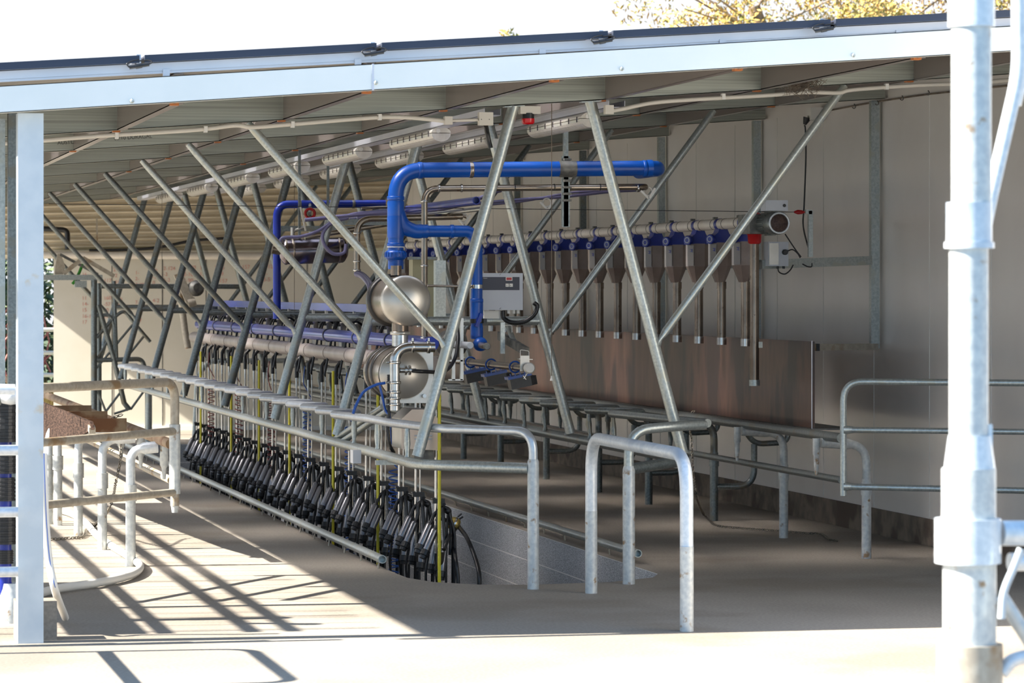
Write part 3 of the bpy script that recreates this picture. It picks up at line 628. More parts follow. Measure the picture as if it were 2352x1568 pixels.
b = MB(); b.bar(QY(1041, 873, 20.6), QY(1041, 800, 20.6), .02, .03, (0, 1, 0)); b.build('post', M['stain_mt'], t)
b = MB(); b.bar(QY(1060, 873, 20.6), QY(1060, 730, 20.6), .02, .03, (0, 1, 0)); b.build('post', M['stain_mt'], t)
b = MB(); b.bar(QY(1030, 872, 20.6), QY(1062, 872, 20.6), .03, .01); b.bar(QY(1030, 828, 20.6), QY(1062, 828, 20.6), .03, .01); b.build('cross_plate', M['stain_mt'], t)
# jetter cups on a rail, hung from an arm
XJ = 4.75; zj = 1.186
t = T('jetter_rail', 'stainless rail with a white end valve hanging low on a folding arm', 'rail', (XJ, 22, zj))
ye = QX(1205, 845, XJ).y; MB().tube([(XJ, ye, zj), (XJ, 25.2, zj)], .024, 14).build('tube', M['stain_br'], t)
p = Vector((XJ, ye - .02, zj)); MB().lathe([(.034, 0), (.036, .01), (.036, .04), (.028, .05)], p + Vector((.02, 0, 0)), (0, -1, 0), 24).build('end_valve', M['white'], t)
b = MB(); b.box(p + Vector((-.0, .02, .03)), (.06, .02, .1)); b.build('valve_plate', M['stain_mt'], t)
b = MB(); b.cyl(p + Vector((-.02, -.02, -.05)), p + Vector((.0, -.02, -.075)), .006, n=8); b.cyl(p + Vector((.01, -.02, -.03)), p + Vector((-.015, -.02, -.07)), .006, n=8); b.build('wing_nut', M['stain'], t)
fr = [QY(1195, 823, ye), QY(1195, 803, ye), QY(1215, 806, ye), QY(1215, 824, ye)]
MB().tube(fil(fr, .01), .003, 6).build('wire_hook', M['white'], t); MB().bar(QY(1190, 824, ye), QY(1222, 825, ye), .05, .005).build('hook_plate', M['stain_mt'], t)
t = T('folding_arm', 'dark grey folding arm holding the jetter rail', 'arm', QY(1160, 750, ye + .2))
MB().bar(QY(1147, 770, ye + .6), QY(1211, 808, ye + .05), .03, .055).build('lower_arm', M['iron'], t)
MB().tube([QY(1165, 745, ye + .5), QY(1185, 795, ye + .3)], .018, 12).build('strut', M['galv'], t)
b = MB(); b.tube(fil([QY(1158, 790, ye + .4), QY(1158, 747, ye + .4), QY(1176, 747, ye + .4), QY(1176, 775, ye + .4)], .01), .003, 6); b.build('wire_hook', M['white'], t)
MB().bar(QY(1154, 812, ye + .4), QY(1154, 740, ye + .4), .028, .028, (0, 1, 0)).build('drop_post', M['galv'], t)
for i, px in enumerate((1183, 1128, 1081)):
    p = QX(px, 845, XJ); p = Vector((XJ, p.y, zj))
    t = T('jetter_cup_set', 'black jetter cups with blue lid on the low rail, ' + ordw(i) + ' from its end valve', 'jetter', p + Vector((0, 0, -.12)), 'jetter cups on the low rail')
    MB().ring(p, (.2, 1, 0), .036, .006, 18, 6).build('hook', M['blue'], t)
    b = MB(); rot = Matrix.Rotation(-.2, 3, 'Y'); b.box(p + Vector((.02, 0, -.06)), (.16, .12, .018), M=rot)
    for k in range(5): b.box(p + Vector((-.045 + .032 * k, -.062, -.054 + .006 * k)), (.006, .006, .02), M=rot)
    b.build('lid', M['blue'], t)
    b = MB(); q = p + Vector((.03, 0, -.10)); b.box(q, (.14, .1, .07), M=rot); b.box(q + Vector((.07, .02, .01)), (.07, .08, .06), M=Matrix.Rotation(.3, 3, 'Z') @ rot); b.build('cup', M['black'], t)
# cabinet behind
a, c = QY(948, 731, 24.2), QY(1000, 596, 24.2)
t = T('wall_cabinet', 'olive cream metal cabinet behind the receiver can', 'cabinet', ((a.x + c.x) / 2, 24.3, a.z))
MB().bb(a.x, c.x, 24.2, 24.35, a.z, c.z).build('case', mat('olive cream enamel', rgb(178, 172, 136), None, rough=.5), t)
MB().bb(a.x - .01, c.x + .01, 24.17, 24.36, c.z, c.z + .02).build('top_plate', M['galv_dk'], t)
tag(MB().bar(QY(1010, 735, 21.965), QY(1010, 598, 21.965), .07, .07, (0, 1, 0)).build('support_post', M['galv']), 'galvanised square upright between the cabinet and the blue branch pipe', 'post')
# ------------------------------------------------------------------ lines above the pit
t = T('milk_line', 'thick dusty pinkish-grey milk pipe running the length of the pit', 'pipe', (4.06, 28, 1.15))
MB().tube([(4.06, 20.85, 1.22), (4.06, 33.2, 1.22)], .054, 20).build('tube', M['pvc_gy'], t)
y = 22
while y < 33.1:
    r = ringat((4.06, y, 1.22), (0, 1, 0), .0585, .004).build('joint_band', M['pvc_gy'], t)
    MB().box((4.10, y + .2, 1.155), (.07, .22, .03)).build('saddle', M['pvc_gy'], t); y += .95
t = T('vacuum_line', 'shiny blue coated pipe directly above the thick grey milk pipe', 'pipe', (4.06, 28, 1.3))
MB().tube([(4.06, 20.85, 1.352), (4.06, 32.8, 1.352)], .045, 20).build('tube', M['blue_mt'], t)
y = 22.3
while y < 32.7:
    MB().ring((4.06, y, 1.352), (0, 1, 0), .048, .005, 20, 6).build('band', M['iron'], t); y += 1.3
t = T('cable_channel', 'flat glossy blue channel above the blue coated pipe', 'channel', (4.3, 30, 1.52))
MB().bb(4.27, 4.33, 22.8, 33.6, 1.525, 1.585).build('trough', M['blue_mt'], t)
y = 23.0
while y < 33.5:
    MB().bb(4.26, 4.28, y, y + .03, 1.2, 1.53).build('drop_plate', M['stain_mt'], t); y += .66
# pulsators between the lines
pu = None
for i in range(16):
    y = 22.9 + .655 * i
    lab = 'small black pulsator with hoses between blue and grey lines, ' + ordw(i) + ' from the receiver can'
    if pu is None:
        pu = T('pulsator', lab, 'pulsator', (4.20, y, 1.38), 'pulsators above the milk pipe')
        MB().box((4.22, y, 1.44), (.06, .1, .06)).build('body', M['black'], pu)
        MB().lathe([(.02, 0), (.02, .05), (.026, .05), (.026, .07)], (4.18, y + .1, 1.38), (0, 0, 1), 12).build('canister', M['stain_mt'], pu)
        MB().tube(bez([(4.20, y, 1.43), (4.14, y - .05, 1.46), (4.08, y - .1, 1.42), (4.04, y - .12, 1.25), (4.00, y - .12, 1.05)], 6), .009, 8).build('twin_hose', M['black'], pu)
        MB().tube(bez([(4.22, y + .02, 1.45), (4.18, y + .12, 1.48), (4.14, y + .2, 1.4), (4.14, y + .25, 1.2)], 6), .007, 8).build('twin_hose', M['black'], pu)
    else: dup(pu, (4.20, y, 1.38), lab)
# second smaller blue pipe, tank and overhead clutter
Y2 = 26.2
t = T('air_pipe', 'slimmer dark blue pipe with a bend, further back left of the thick blue pipe', 'pipe', QY(636, 730, Y2))
MB().tube(fil([QY(636, 732, Y2), QY(636, 469, Y2), QY(885, 468, Y2)], .1, 8), .031, 16).build('tube', M['blue_dk'], t)
for px in (688, 812): ringat(QY(px, 469, Y2), (1, 0, 0), .034, .012).build('clamp', M['iron'], t)
Yt = 26.0
a, c = QY(655, 578, Yt), QY(786, 574, Yt)
t = T('steel_tank', 'horizontal stainless cylinder tank with a lilac hose looped over it', 'tank', (a + c) / 2 + Vector((0, 0, -.1)))
MB().lathe([(0, -.05), (.05, -.04), (.09, -.015), (.1, 0), (.1, (c - a).length), (.09, (c - a).length + .015), (.05, (c - a).length + .04), (0, (c - a).length + .05)], a, c - a, 36).build('drum', M['stain_dk'], t)
for f in (.0, .12, .93):
    MB().lathe([(.1015, -.004), (.1035, 0), (.1035, .008), (.1015, .012)], a + (c - a) * f, c - a, 36).build('seam_band', M['stain_br'], t)
MB().cyl(QY(625, 572, Yt), a, .035).build('end_pipe', M['stain_br'], t)
b = MB(); b.tube([QY(672, 532, Yt), QY(700, 520, Yt)], .012, 8); b.tube([QY(672, 545, Yt), QY(672, 522, Yt)], .016, 8); b.build('top_fitting', M['stain_mt'], t)
for f in (.25, .75):
    q = a + (c - a) * f; MB().bar(q + Vector((0, .0, .09)), Vector((q.x, q.y, zb(q.x) + .15)), .02, .02, (0, 1, 0)).build('hanger', M['galv_dk'], t)
for pts, r, m, lab in (
    ([(642, 560), (650, 546), (690, 543), (730, 530), (770, 505), (820, 490), (890, 486)], .012, 'purple', 'lilac hose lying over the steel tank and on towards the blue pipe'),
    ([(800, 500), (765, 510), (742, 535), (745, 562), (765, 582), (790, 580), (795, 560)], .013, 'purple', 'lilac hose hanging in a loop in front of the steel tank'),
    ([(700, 505), (780, 497), (860, 490), (960, 488), (1060, 470), (1140, 440), (1190, 430)], .014, 'purple', 'grey-violet hose sweeping up to the right behind the frame legs'),
    ([(820, 500), (900, 492), (1000, 480), (1090, 468), (1200, 458), (1290, 452), (1400, 440), (1480, 436)], .012, 'purple', 'long violet-grey hose tied along the overhead pipes to the right'),
    ([(1120, 470), (1200, 462), (1290, 446), (1340, 440), (1470, 436)], .009, 'purple', 'thin violet hose beside the long overhead hose'),
    ([(830, 478), (900, 476), (1000, 484), (1050, 492), (1075, 500)], .011, 'stain_br', 'short steel-braided hose left of the frame leg near the roof')):
    tag(MB().tube(bez([QY(x, y, 23.6) for x, y in pts], 8), r, 10).build('hose', M[m]), lab, 'hose')
tag(MB().tube([(4.42, 21.2, 2.27), (4.42, 26, 2.27)], .026, 16, hole='start').build('wash_pipe', M['blue_dk']), 'glossy dark blue pipe under the lights running back from the thick blue pipe', 'pipe')
tag(MB().tube([(4.48, 21.2, 2.22), (4.48, 26, 2.22)], .016, 12).build('wash_pipe', M['stain']), 'slim shiny steel pipe tied below the glossy dark blue pipe', 'pipe')
t = T('milk_pipe', 'stainless pipe bending down to the receiver can from the overhead lines', 'pipe', QY(823, 640, 22.4))
MB().tube(fil([QY(820, 632, 22.4), QY(820, 503, 22.4), QY(1062, 497, 22.4)], .1, 8), .0215, 14).build('tube', M['stain_br'], t)
for py in (535, 600, 620): ringat(QY(820, py, 22.4), (0, 0, 1), .027, .006).build('clamp', M['stain'], t)
MB().tube(bez([QY(820, 628, 22.4), QY(835, 635, 22.3), QY(850, 655, 22.1), QY(852, 680, 22.0)]), .024, 14).build('flexible_end', M['purple'], t)
tag(MB().tube([QY(700, 545, 25), QY(890, 514, 25)], .02, 12).build('steel_pipe', M['stain_br']), 'brownish steel pipe sloping up behind the stainless pipe bend', 'pipe')
t = T('valve_wheel', 'red ring shaped valve wheel beside the slim blue pipe', 'valve', QY(712, 490, 25.6))
MB().ring(QY(712, 490, 25.6), (.2, 1, 0), .036, .011, 24, 8).build('wheel', M['red'], t); MB().cyl(QY(712, 490, 25.55), QY(712, 490, 25.75), .012).build('spindle', M['iron'], t)
MB().bar(QY(690, 475, 25.6), QY(702, 530, 25.6), .012, .012, (0, 1, 0)).build('lever', M['white'], t); MB().cyl(QY(712, 490, 25.7), QY(712, 469, Y2), .012).build('valve_neck', M['iron'], t)

for px, py, Y, lab in ((1490, 444, 21.1, 'white notched pipe bracket at the right end of the upper stainless pipe'), (1258, 470, 22.0, 'white notched pipe bracket under the violet hoses'), (1066, 505, 22.4, 'white notched pipe bracket at the end of the lower stainless pipe')):
    t = T('pipe_bracket', lab, 'bracket', QY(px, py + 12, Y)); b = MB()
    b.bar(QY(px - 18, py - 6, Y), QY(px, py + 12, Y), .02, .012); b.bar(QY(px, py + 12, Y), QY(px + 14, py - 12, Y), .02, .014); b.build('arms', M['white'], t)
    MB().ring(QY(px - 2, py - 5, Y), (0, 1, 0), .028, .005, 20, 6).build('saddle_ring', M['white'], t)
# ------------------------------------------------------------------ milking clusters
XC = 4.0
tx = (1001, 955, 917, 876, 841, 802, 772, 739, 708, 681, 655, 626, 606, 583, 563, 544, 526, 510, 495, 480, 466, 452)
proto = None
for i, px in enumerate(tx):
    Y = QX(px, 900, XC).y; lab = 'black milking cluster with steel teat cups hanging in the pit, ' + ordw(i) + ' from the open front'
    if i: 
        dup(proto, (XC, Y, 0), lab); continue
    t = proto = T('milking_cluster', lab, 'milking cluster', (XC, Y, 0), 'milking clusters along the pit')
    O = Vector((XC, Y, 0)); V = lambda x, y, z: O + Vector((x, y, z))
    MB().tube([V(0, 0, .05), V(0, 0, 1.04)], .0085, 10).build('milk_tube', M['stain'], t)
    MB().tube([V(.028, 0, .12), V(.028, 0, 1.04)], .0055, 8).build('pulse_tube', M['stain'], t)
    MB().cyl(V(0, 0, 1.0), V(0, 0, 1.12), .015, n=12).build('rubber_sleeve', M['black'], t)
    MB().tube(bez([V(0, 0, 1.1), V(.005, .0, 1.13), V(.03, 0, 1.16), V(.06, 0, 1.19)], 6), .013, 10).build('top_hose', M['black'], t)
    MB().tube(bez([V(.028, 0, 1.0), V(.032, .05, 1.08), V(.045, .15, 1.13), V(.06, .25, 1.17)], 6), .007, 8).build('pulse_hose', M['black'], t)
    b = MB(); b.box(V(.014, 0, .80), (.06, .03, .028)); b.cyl(V(.014, -.02, .80), V(.014, -.035, .80), .012, n=10); b.build('slide_clamp', M['black'], t)
    b = MB(); b.box(V(.014, -.01, .385), (.075, .035, .03)); b.cyl(V(-.02, -.03, .397), V(-.02, .02, .397), .008, n=8); b.cyl(V(.05, -.03, .365), V(.05, .02, .37), .008, n=8); b.box(V(.04, -.01, .345), (.03, .02, .05)); b.build('claw_bracket', M['black'], t)
    MB().lathe([(.012, -.02), (.024, -.015), (.028, 0), (.024, .012), (.014, .02)], V(.07, -.02, .325), (.5, -.2, .6), 16).build('claw', M['black'], t)
    for (ax, ay, az), (bx, by, bz) in (((-.045, -.045, .245), (-.115, -.075, .10)), ((-.02, -.075, .215), (-.09, -.105, .07)), ((.01, .03, .13), (-.02, .01, -.02)), ((.03, -.11, .10), (.01, -.13, -.05))):
        A, B = V(ax, ay, az), V(bx, by, bz); d = (B - A).normalized()
        sh = MB().lathe([(.012, -.008), (.0215, .0), (.024, .012), (.024, .14), (.022, .15)], A, d, 16).build('teat_cup', M['shell'], t)
        b = MB(); b.lathe([(.025, .142), (.031, .146), (.031, .178), (.024, .182), (.022, .2)], A, d, 12, False); b.build('liner_mouth', M['black'], sh)
        MB().tube(bez([A + d * .01, A - d * .05, V(ax * .5 + .015, ay * .5 - .02, .315), V(.045, -.03, .345), V(.08, -.03, .315), V(.09, -.03, .2), V(.085, -.03, .05)], 6), .0115, 8).build('short_hose', M['black'], t)
    MB().tube(bez([V(.08, -.02, .3), V(.10, -.02, .2), V(.11, 0, -.1), V(.10, .0, -.35), V(.08, 0, -.5), V(.03, 0, -.3), V(.0, 0, .0), V(.0, 0, .06)], 8), .012, 8).build('long_hose', M['black'], t)
    MB().tube(bez([V(.08, -.04, .3), V(.11, -.05, .15), V(.10, -.05, -.2), V(.05, -.04, -.45), V(.02, -.02, -.2), V(.028, 0, .14)], 8), .009, 8).build('long_hose', M['black'], t)
    MB().tube(bez([V(-.05, -.05, .1), V(-.07, -.04, -.1), V(-.02, -.03, -.3), V(.05, -.03, -.35), V(.06, -.03, .1), V(.07, -.03, .3)], 8), .008, 8).build('long_hose', M['black'], t)
# front cluster with amber claw
p = QX(1044, 1203, 4.2); 
t = T('milking_cluster', 'front milking cluster with clear amber claw and two hoses dropping into the pit', 'milking cluster', p)
cl = MB().lathe([(.012, -.045), (.03, -.04), (.042, -.02), (.044, .0), (.04, .02), (.03, .03), (.012, .035)], p, (.75, -.15, -.35), 20).build('claw', M['amber'], t)
MB().lathe([(.045, -.006), (.046, 0), (.045, .006)], p, (.75, -.15, -.35), 20).build('steel_band', M['stain'], cl)
b = MB(); b.cyl(p + Vector((.03, 0, .03)), p + Vector((.055, 0, .045)), .006, n=8); b.cyl(p + Vector((.02, 0, .045)), p + Vector((.045, 0, .065)), .006, n=8); b.build('nipple', M['black'], t)
MB().tube(bez([p + Vector((.03, 0, -.02)), QX(1075, 1240, 4.2), QX(1097, 1300, 4.22), QX(1101, 1345, 4.22), QX(1095, 1400, 4.22)]), .0135, 10).build('long_hose', M['black'], t)
MB().tube(bez([p + Vector((-.01, 0, -.05)), QX(1045, 1270, 4.1), QX(1052, 1330, 4.1), QX(1050, 1390, 4.1)]), .012, 10).build('long_hose', M['black'], t)
MB().tube(bez([p + Vector((0, 0, -.03)), QX(1030, 1235, 4.05), QX(1020, 1262, 4.0)]), [.017, .017, .016, .013] + [.012] * 30, 10).build('liner', M['black'], t)
A = QX(1014, 1262, 4.0); B = QX(1007, 1315, 4.0)
sh = MB().lathe([(.012, -.006), (.022, .0), (.0245, .012), (.0245, .13), (.022, .14)], A, B - A, 16).build('teat_cup', M['shell'], t)
MB().lathe([(.0245, .138), (.029, .142), (.029, .175), (.02, .188), (.014, .2)], A, B - A, 14).build('liner_mouth', M['black'], sh)
MB().tube(bez([p + Vector((-.03, 0, .0)), QX(1020, 1192, 4.05), QX(1000, 1195, 4.0), QX(985, 1215, 4.0)]), .0115, 10).build('short_hose', M['black'], t)
# yellow hoses and coiled hoses
for i, px in enumerate((1009, 868, 765, 665, 595, 531, 461)):
    q = QX(px, 900, XC - .03); b = MB(); b.tube([(q.x, q.y, -.55), (q.x, q.y, 1.10)], .0105, 10)
    tag(b.build('wash_hose', M['yellow']), 'straight yellow hose hanging among the clusters, ' + ordw(i) + ' from the open front', 'hose', 'yellow hoses over the pit')
for i, (px, zt, z0, col) in enumerate(((905, .5, -.35, 'bluehose'), (803, .72, -.2, 'bluehose'), (706, .85, .1, 'bluehose'), (624, .8, .1, 'redhose'), (549, .82, .15, 'redhose'), (486, .85, .3, 'redhose'))):
    q = QX(px, 900, XC + .02); n = int((zt - z0) / .04) * 14; a = []
    for k in range(n + 1):
        an = k / 14 * 2 * math.pi; a.append((q.x + .034 * math.cos(an), q.y + .034 * math.sin(an), zt - (zt - z0) * k / n))
    a = bez([(q.x - .02, q.y, 1.1), (q.x - .03, q.y, .98), (q.x - .01, q.y, zt + .08), (q.x + .034, q.y, zt)], 6)[:-1] + [Vector(v) for v in a]
    tag(MB().tube(a, .0042, 6).build('coiled_hose', M[col]), ('blue' if 'blue' in col else 'dark red') + ' coiled air hose hanging in the pit, ' + ordw(i if i < 3 else i - 3) + ' such from the open front', 'hose', 'coiled air hoses')
t = T('cluster_rail', 'thin steel rail behind the cluster tubes at rump rail height', 'rail', (4.1, 28, .81))
MB().tube([(4.1, 20.8, .8), (4.1, 34.5, .8)], .011, 10).build('tube', M['stain'], t)

# ------------------------------------------------------------------ grain feeders
XF = 6.43
t = T('auger_pipe', 'pale auger pipe carrying the row of feed hoppers', 'pipe', (XF, 28, 2.11))
MB().tube([(XF, 21.75, 2.15), (XF, 35.0, 2.15)], .038, 20).build('tube', M['pvc'], t)
hp = None
for i in range(22):
    Y = 21.93 + .59 * i; lab = 'clear feed hopper with blue lid and steel drop tube, ' + ordw(i) + ' from the motor'
    if hp: dup(hp, (XF, Y, 1.3), lab); continue
    t = hp = T('feed_hopper', lab, 'feed hopper', (XF, Y, 1.3), 'feed hoppers under the auger')
    def oct_(w_, d, z, c=.25): return [(XF + x * w_, Y + y * d, z) for x, y in ((-.5, -.5 + c), (-.5 + c, -.5), (.5 - c, -.5), (.5, -.5 + c), (.5, .5 - c), (.5 - c, .5), (-.5 + c, .5), (-.5, .5 - c))]
    def loft(secs):
        b = MB(); vs = [v for s in secs for v in s]; n = 8
        return b.add(vs, [(j * n + k, j * n + (k + 1) % n, (j + 1) * n + (k + 1) % n, (j + 1) * n + k) for j in range(len(secs) - 1) for k in range(n)] + [tuple(range(8))[::-1], tuple(range(len(vs) - 8, len(vs)))])
    loft([oct_(.064, .064, 1.745), oct_(.152, .13, 1.86), oct_(.152, .13, 2.022)]).build('body', M['hop'], t)
    ld = MB().prism([(XF - .078, Y - .062, 2.018), (XF - .078, Y - .062, 2.05), (XF - .03, Y - .062, 2.092), (XF - .015, Y - .062, 2.13), (XF + .03, Y - .062, 2.13), (XF + .05, Y - .062, 2.085), (XF + .078, Y - .062, 2.05), (XF + .078, Y - .062, 2.018)], (0, .124, 0)).build('lid', M['blue_dk'], t)
    MB().lathe([(.03, 0), (.034, .006), (.034, .03), (.03, .034)], (XF - .07, Y - .06, 2.045), (-.8, -.6, 0), 18).build('inlet_boss', M['blue_dk'], ld)
    MB().ring((XF - .0975, Y - .0806, 2.045), (-.8, -.6, 0), .019, .0035, 18, 6).build('boss_ring', M['grey'], ld)
    lp_ = MB().prism([(XF - .078, Y - .035, 1.865), (XF - .042, Y - .067, 1.865), (XF - .042, Y - .067, 2.01), (XF - .078, Y - .035, 2.01)], (-.004, -.004, 0)).build('label_plate', M['hop_cl'], t)
    text('Pf', .032, Matrix.Translation((XF - .068, Y - .054, 1.985)) @ Matrix.Rotation(-.85, 4, 'Z') @ Matrix.Rotation(R(90), 4, 'X') @ Matrix.Rotation(R(-90), 4, 'Z'), 'label_lettering', M['blue_dk'], lp_)
    b = MB(); b.tube([(XF, Y - .03, 2.15), (XF, Y + .03, 2.15)], .0405, 18); b.build('saddle', M['blue_dk'], t)
    MB().cyl((XF + .012, Y, 1.33), (XF + .012, Y, 1.745), .031, n=16).build('drop_tube', M['tubebr'], t)
    MB().lathe([(.034, 0), (.034, .05)], (XF + .012, Y, 1.70), (0, 0, 1), 16).build('collar', M['tubebr'], t)
    MB().lathe([(.0345, 0), (.0345, .05)], (XF + .012, Y, 1.31), (0, 0, 1), 16).build('tip', M['stain'], t)
    for dy in (-.16, .12): b = MB(); b.tube([(XF, Y + dy, 2.15), (XF, Y + dy + .012, 2.15)], .0395, 16); b.build('strap', M['iron'], t)
    MB().box((XF, Y + .12, 2.195), (.03, .03, .015)).build('clip', M['iron'], t)
XD = QY(1733, 600, 21.6).x
t = T('drop_pipe', 'long stainless drop pipe with red collar below the auger motor', 'pipe', (XD, 21.6, 1.05))
MB().cyl((XD, 21.6, 1.08), (XD, 21.6, 2.04), .031, n=20).build('tube', M['tubebr'], t)
MB().lathe([(.036, 0), (.036, .04)], (XD, 21.6, 1.05), (0, 0, 1), 20).build('end_ring', M['galv'], t)
MB().lathe([(.034, 0), (.045, .01), (.047, .06), (.055, .065)], (XD, 21.6, 2.0), (0, 0, 1), 20).build('collar', M['red'], t)
MB().box((XD + .035, 21.59, 1.325), (.03, .02, .04)).build('clamp', M['galv'], t)
p0 = QY(1790, 512, 21.05)
t = T('auger_motor', 'grey electric motor with round fan grille at the auger end', 'motor', p0 + Vector((0, .2, -.08)))
b = MB(); b.lathe([(.062, 0), (.074, .005), (.076, .03), (.076, .12), (.07, .13), (.07, .3), (.05, .32)], p0, (0, 1, 0), 32)
for k in range(18):
    an = k * math.pi / 9; b.box(p0 + Vector((math.cos(an) * .074, .21, math.sin(an) * .074)), (.012, .16, .004), M=Matrix.Rotation(-an, 3, 'Y'))
b.build('housing', M['galv_dk'], t)
gr = MB().lathe([(0, -.002), (.058, -.001), (.06, .004)], p0, (0, 1, 0), 28).build('fan_grille', mat('dark brown grille', rgb(62, 46, 42), rgb(84, 66, 60), 90, .2, .6), t)
MB().ring(p0 + Vector((0, -.001, 0)), (0, 1, 0), .066, .006, 28, 6).build('grille_rim', M['galv_new'], t)
MB().box(p0 + Vector((-.01, .08, .115)), (.15, .12, .07)).build('terminal_box', M['grey'], t)
MB().cyl(p0 + Vector((.04, .015, .115)), p0 + Vector((.04, .02, .115)), .011, n=12).build('gland', M['black'], t)
MB().box(p0 + Vector((-.04, .45, 0)), (.14, .28, .13)).build('gearbox', M['iron'], t)
MB().lathe([(.07, 0), (.07, .02)], (XF, 21.68, 2.15), (0, 1, 0), 20).build('flange', M['red'], t)
a, c = QY(1765, 611, 21.78), QY(1811, 555, 21.78)
t = T('feed_control_box', 'grey feed control box with round black knob on a bracket', 'control box', ((a.x + c.x) / 2, 21.84, a.z))
MB().bb(a.x, c.x, 21.78, 21.89, a.z, c.z).build('case', M['grey'], t); MB().bb(a.x + .005, (a.x + c.x) / 2, 21.776, 21.78, a.z + .01, c.z - .01).build('label_sheet', M['stain_mt'], t)
MB().lathe([(.019, 0), (.019, .02), (.015, .025)], QY(1802, 579, 21.78), (0, -1, 0), 18).build('knob', M['black'], t)
for x in (1786, 1800): MB().cyl(QY(x, 611, 21.83), QY(x, 617, 21.83), .009, n=10).build('cable_gland', M['black'], t)
for i, (pp, lab) in enumerate((([(1803, 537), (1825, 570), (1840, 590)], 'black cable from the auger motor down to the bracket arm'),
        ([(1806, 578), (1820, 573), (1832, 582), (1838, 592)], 'short black cable from the knob to the bracket arm'),
        ([(1786, 614), (1790, 625), (1803, 629), (1815, 620), (1822, 608)], 'black cable looping below the feed control box'),
        ([(1843, 606), (1855, 612), (1864, 612), (1865, 604)], 'short cable end drooping below the bracket arm'))):
    tag(MB().tube(bez([QY(x, y, 21.76) for x, y in pp], 8), .0045, 8).build('cable', M['black']), lab, 'cable')
for k, py0, px in ((3, 795, 1985), (4, 0, 1705), (5, 0, 1480), (6, 0, 1298), (7, 0, 1145)):
    Y = YP(k) + .12; x = 7.4
    t = T('feeder_support', 'galvanised upright and arms holding the feeders off the right wall, ' + ordw(k - 3) + ' from the open front', 'support', (x, Y, 1.29), 'feeder supports on the right wall')
    MB().bb(x - .03, x + .03, Y, Y + .05, 1.29, zb(x) - .004).build('upright', M['galv'] if k < 6 else M['galv_dk'], t)  # deeper uprights use the pipe colour darkened for shade
    MB().bar((x - .03, Y + .02, 1.895), (6.53, Y - .15, 1.865), .05, .062).build('upper_arm', M['galv'], t)
    MB().bar((x + .02, Y + .02, 1.30), (6.66, Y - .1, 1.30), .04, .045).build('lower_arm', M['galv_rust'], t)
    MB().box((6.96, Y - .065, 1.30), (.02, .05, .05)).build('arm_end', M['black'], t)
    if k == 3:
        p = QY(1861, 590, Y - .1); MB().bar(p, QY(1861, 484, Y - .1), .03, .03, (0, 1, 0)).build('stay', M['galv'], t); MB().bar(QY(1864, 487, Y - .1), QY(1850, 486, Y - .1), .03, .03).build('stay', M['galv'], t)
    MB().bar((6.5, Y - .15, 1.88), (6.5, Y - .15, 2.1), .03, .03, (0, 1, 0)).build('hanger', M['galv_dk'], t)
Yw = YP(3)
t = T('pull_wire', 'thin straight wire with a red strainer stretched across the shed', 'wire', QY(1830, 487, Yw))
MB().tube([QY(1850, 487, Yw), QY(112, 468, Yw)], .0022, 6).build('wire', M['black'], t)
MB().lathe([(.006, 0), (.014, .02), (.016, .05), (.006, .075)], QY(1848, 487, Yw), (-1, 0, 0), 10).build('strainer', M['red'], t)
# cords on the right wall
p = Vector((7.38, QX(1872, 262, 7.38).y, QX(1872, 262, 7.38).z))
t = T('socket_box', 'white socket box high on the right wall with black flex hanging', 'socket', p)
MB().box(p, (.1, .12, .09)).build('case', M['white'], t); MB().lathe([(.03, 0), (.012, .05)], p + Vector((-.06, 0, -.03)), (-.4, 0, -1), 14).build('plug', M['black'], t)
q = p + Vector((-.08, -.0, -.08)); MB().tube(bez([q, QY(1850, 300, q.y), QY(1851, 360, q.y), QY(1847, 470, q.y), QY(1845, 520, q.y), QY(1858, 575, q.y)], 8), .006, 8).build('flex', M['black'], t)
t = T('wall_cable', 'thin brown cable on hooks along the top of the right wall', 'cable', QX(1900, 256, 7.42))
MB().tube(bez([QX(x, y, 7.42) for x, y in ((1882, 258), (1950, 245), (2000, 236), (2050, 228), (2120, 218), (2190, 210), (2360, 192))], 6), .006, 8).build('run', M['nib'], t)
for px, py in ((1962, 245), (2015, 237), (2072, 226), (2132, 214)): MB().tube(bez([QX(px, py - 6, 7.4), QX(px + 3, py, 7.4), QX(px, py + 4, 7.4), QX(px - 4, py + 2, 7.4)], 4), .004, 6).build('hook', M['iron'], t)

# ------------------------------------------------------------------ conduit, beacon, lights under the roof
YK = 18.98
t = T('conduit', 'cream plastic conduit clipped under the roof beam, left half', 'conduit', QY(600, 285, YK))
MB().tube(bez([QY(x, y, YK) for x, y in ((-60, 334), (105, 322), (230, 312), (450, 298), (540, 288), (580, 292), (660, 286), (860, 270), (940, 270), (1025, 278))], 8), .0125, 10).build('pipe', M['cream'], t)
for px, py in ((268, 312), (472, 297), (672, 286), (872, 269)): MB().box(QY(px, py, YK), (.02, .035, .035)).build('clip', M['white'], t)
t = T('conduit', 'cream plastic conduit clipped under the roof beam, right half', 'conduit', QY(1800, 218, YK))
MB().tube(bez([QY(x, y, YK) for x, y in ((1395, 256), (1430, 250), (1500, 236), (1600, 228), (1760, 219), (1850, 212), (1925, 213), (1960, 206), (2100, 196), (2240, 190), (2400, 176))], 8), .0125, 10).build('pipe', M['cream'], t)
for px, py in ((1661, 222), (1850, 210), (2036, 199)): MB().box(QY(px, py, YK), (.02, .035, .035)).build('clip', M['white'], t)
for px, py, s, lab in ((1029, 277, .045, 'small cream conduit box at the end of the left conduit'), (1398, 252, .05, 'small cream conduit box at the end of the right conduit')):
    tag(MB().box(QY(px, py, YK), (s, .05, s * 1.05)).build('conduit_box', M['cream']), lab, 'box')
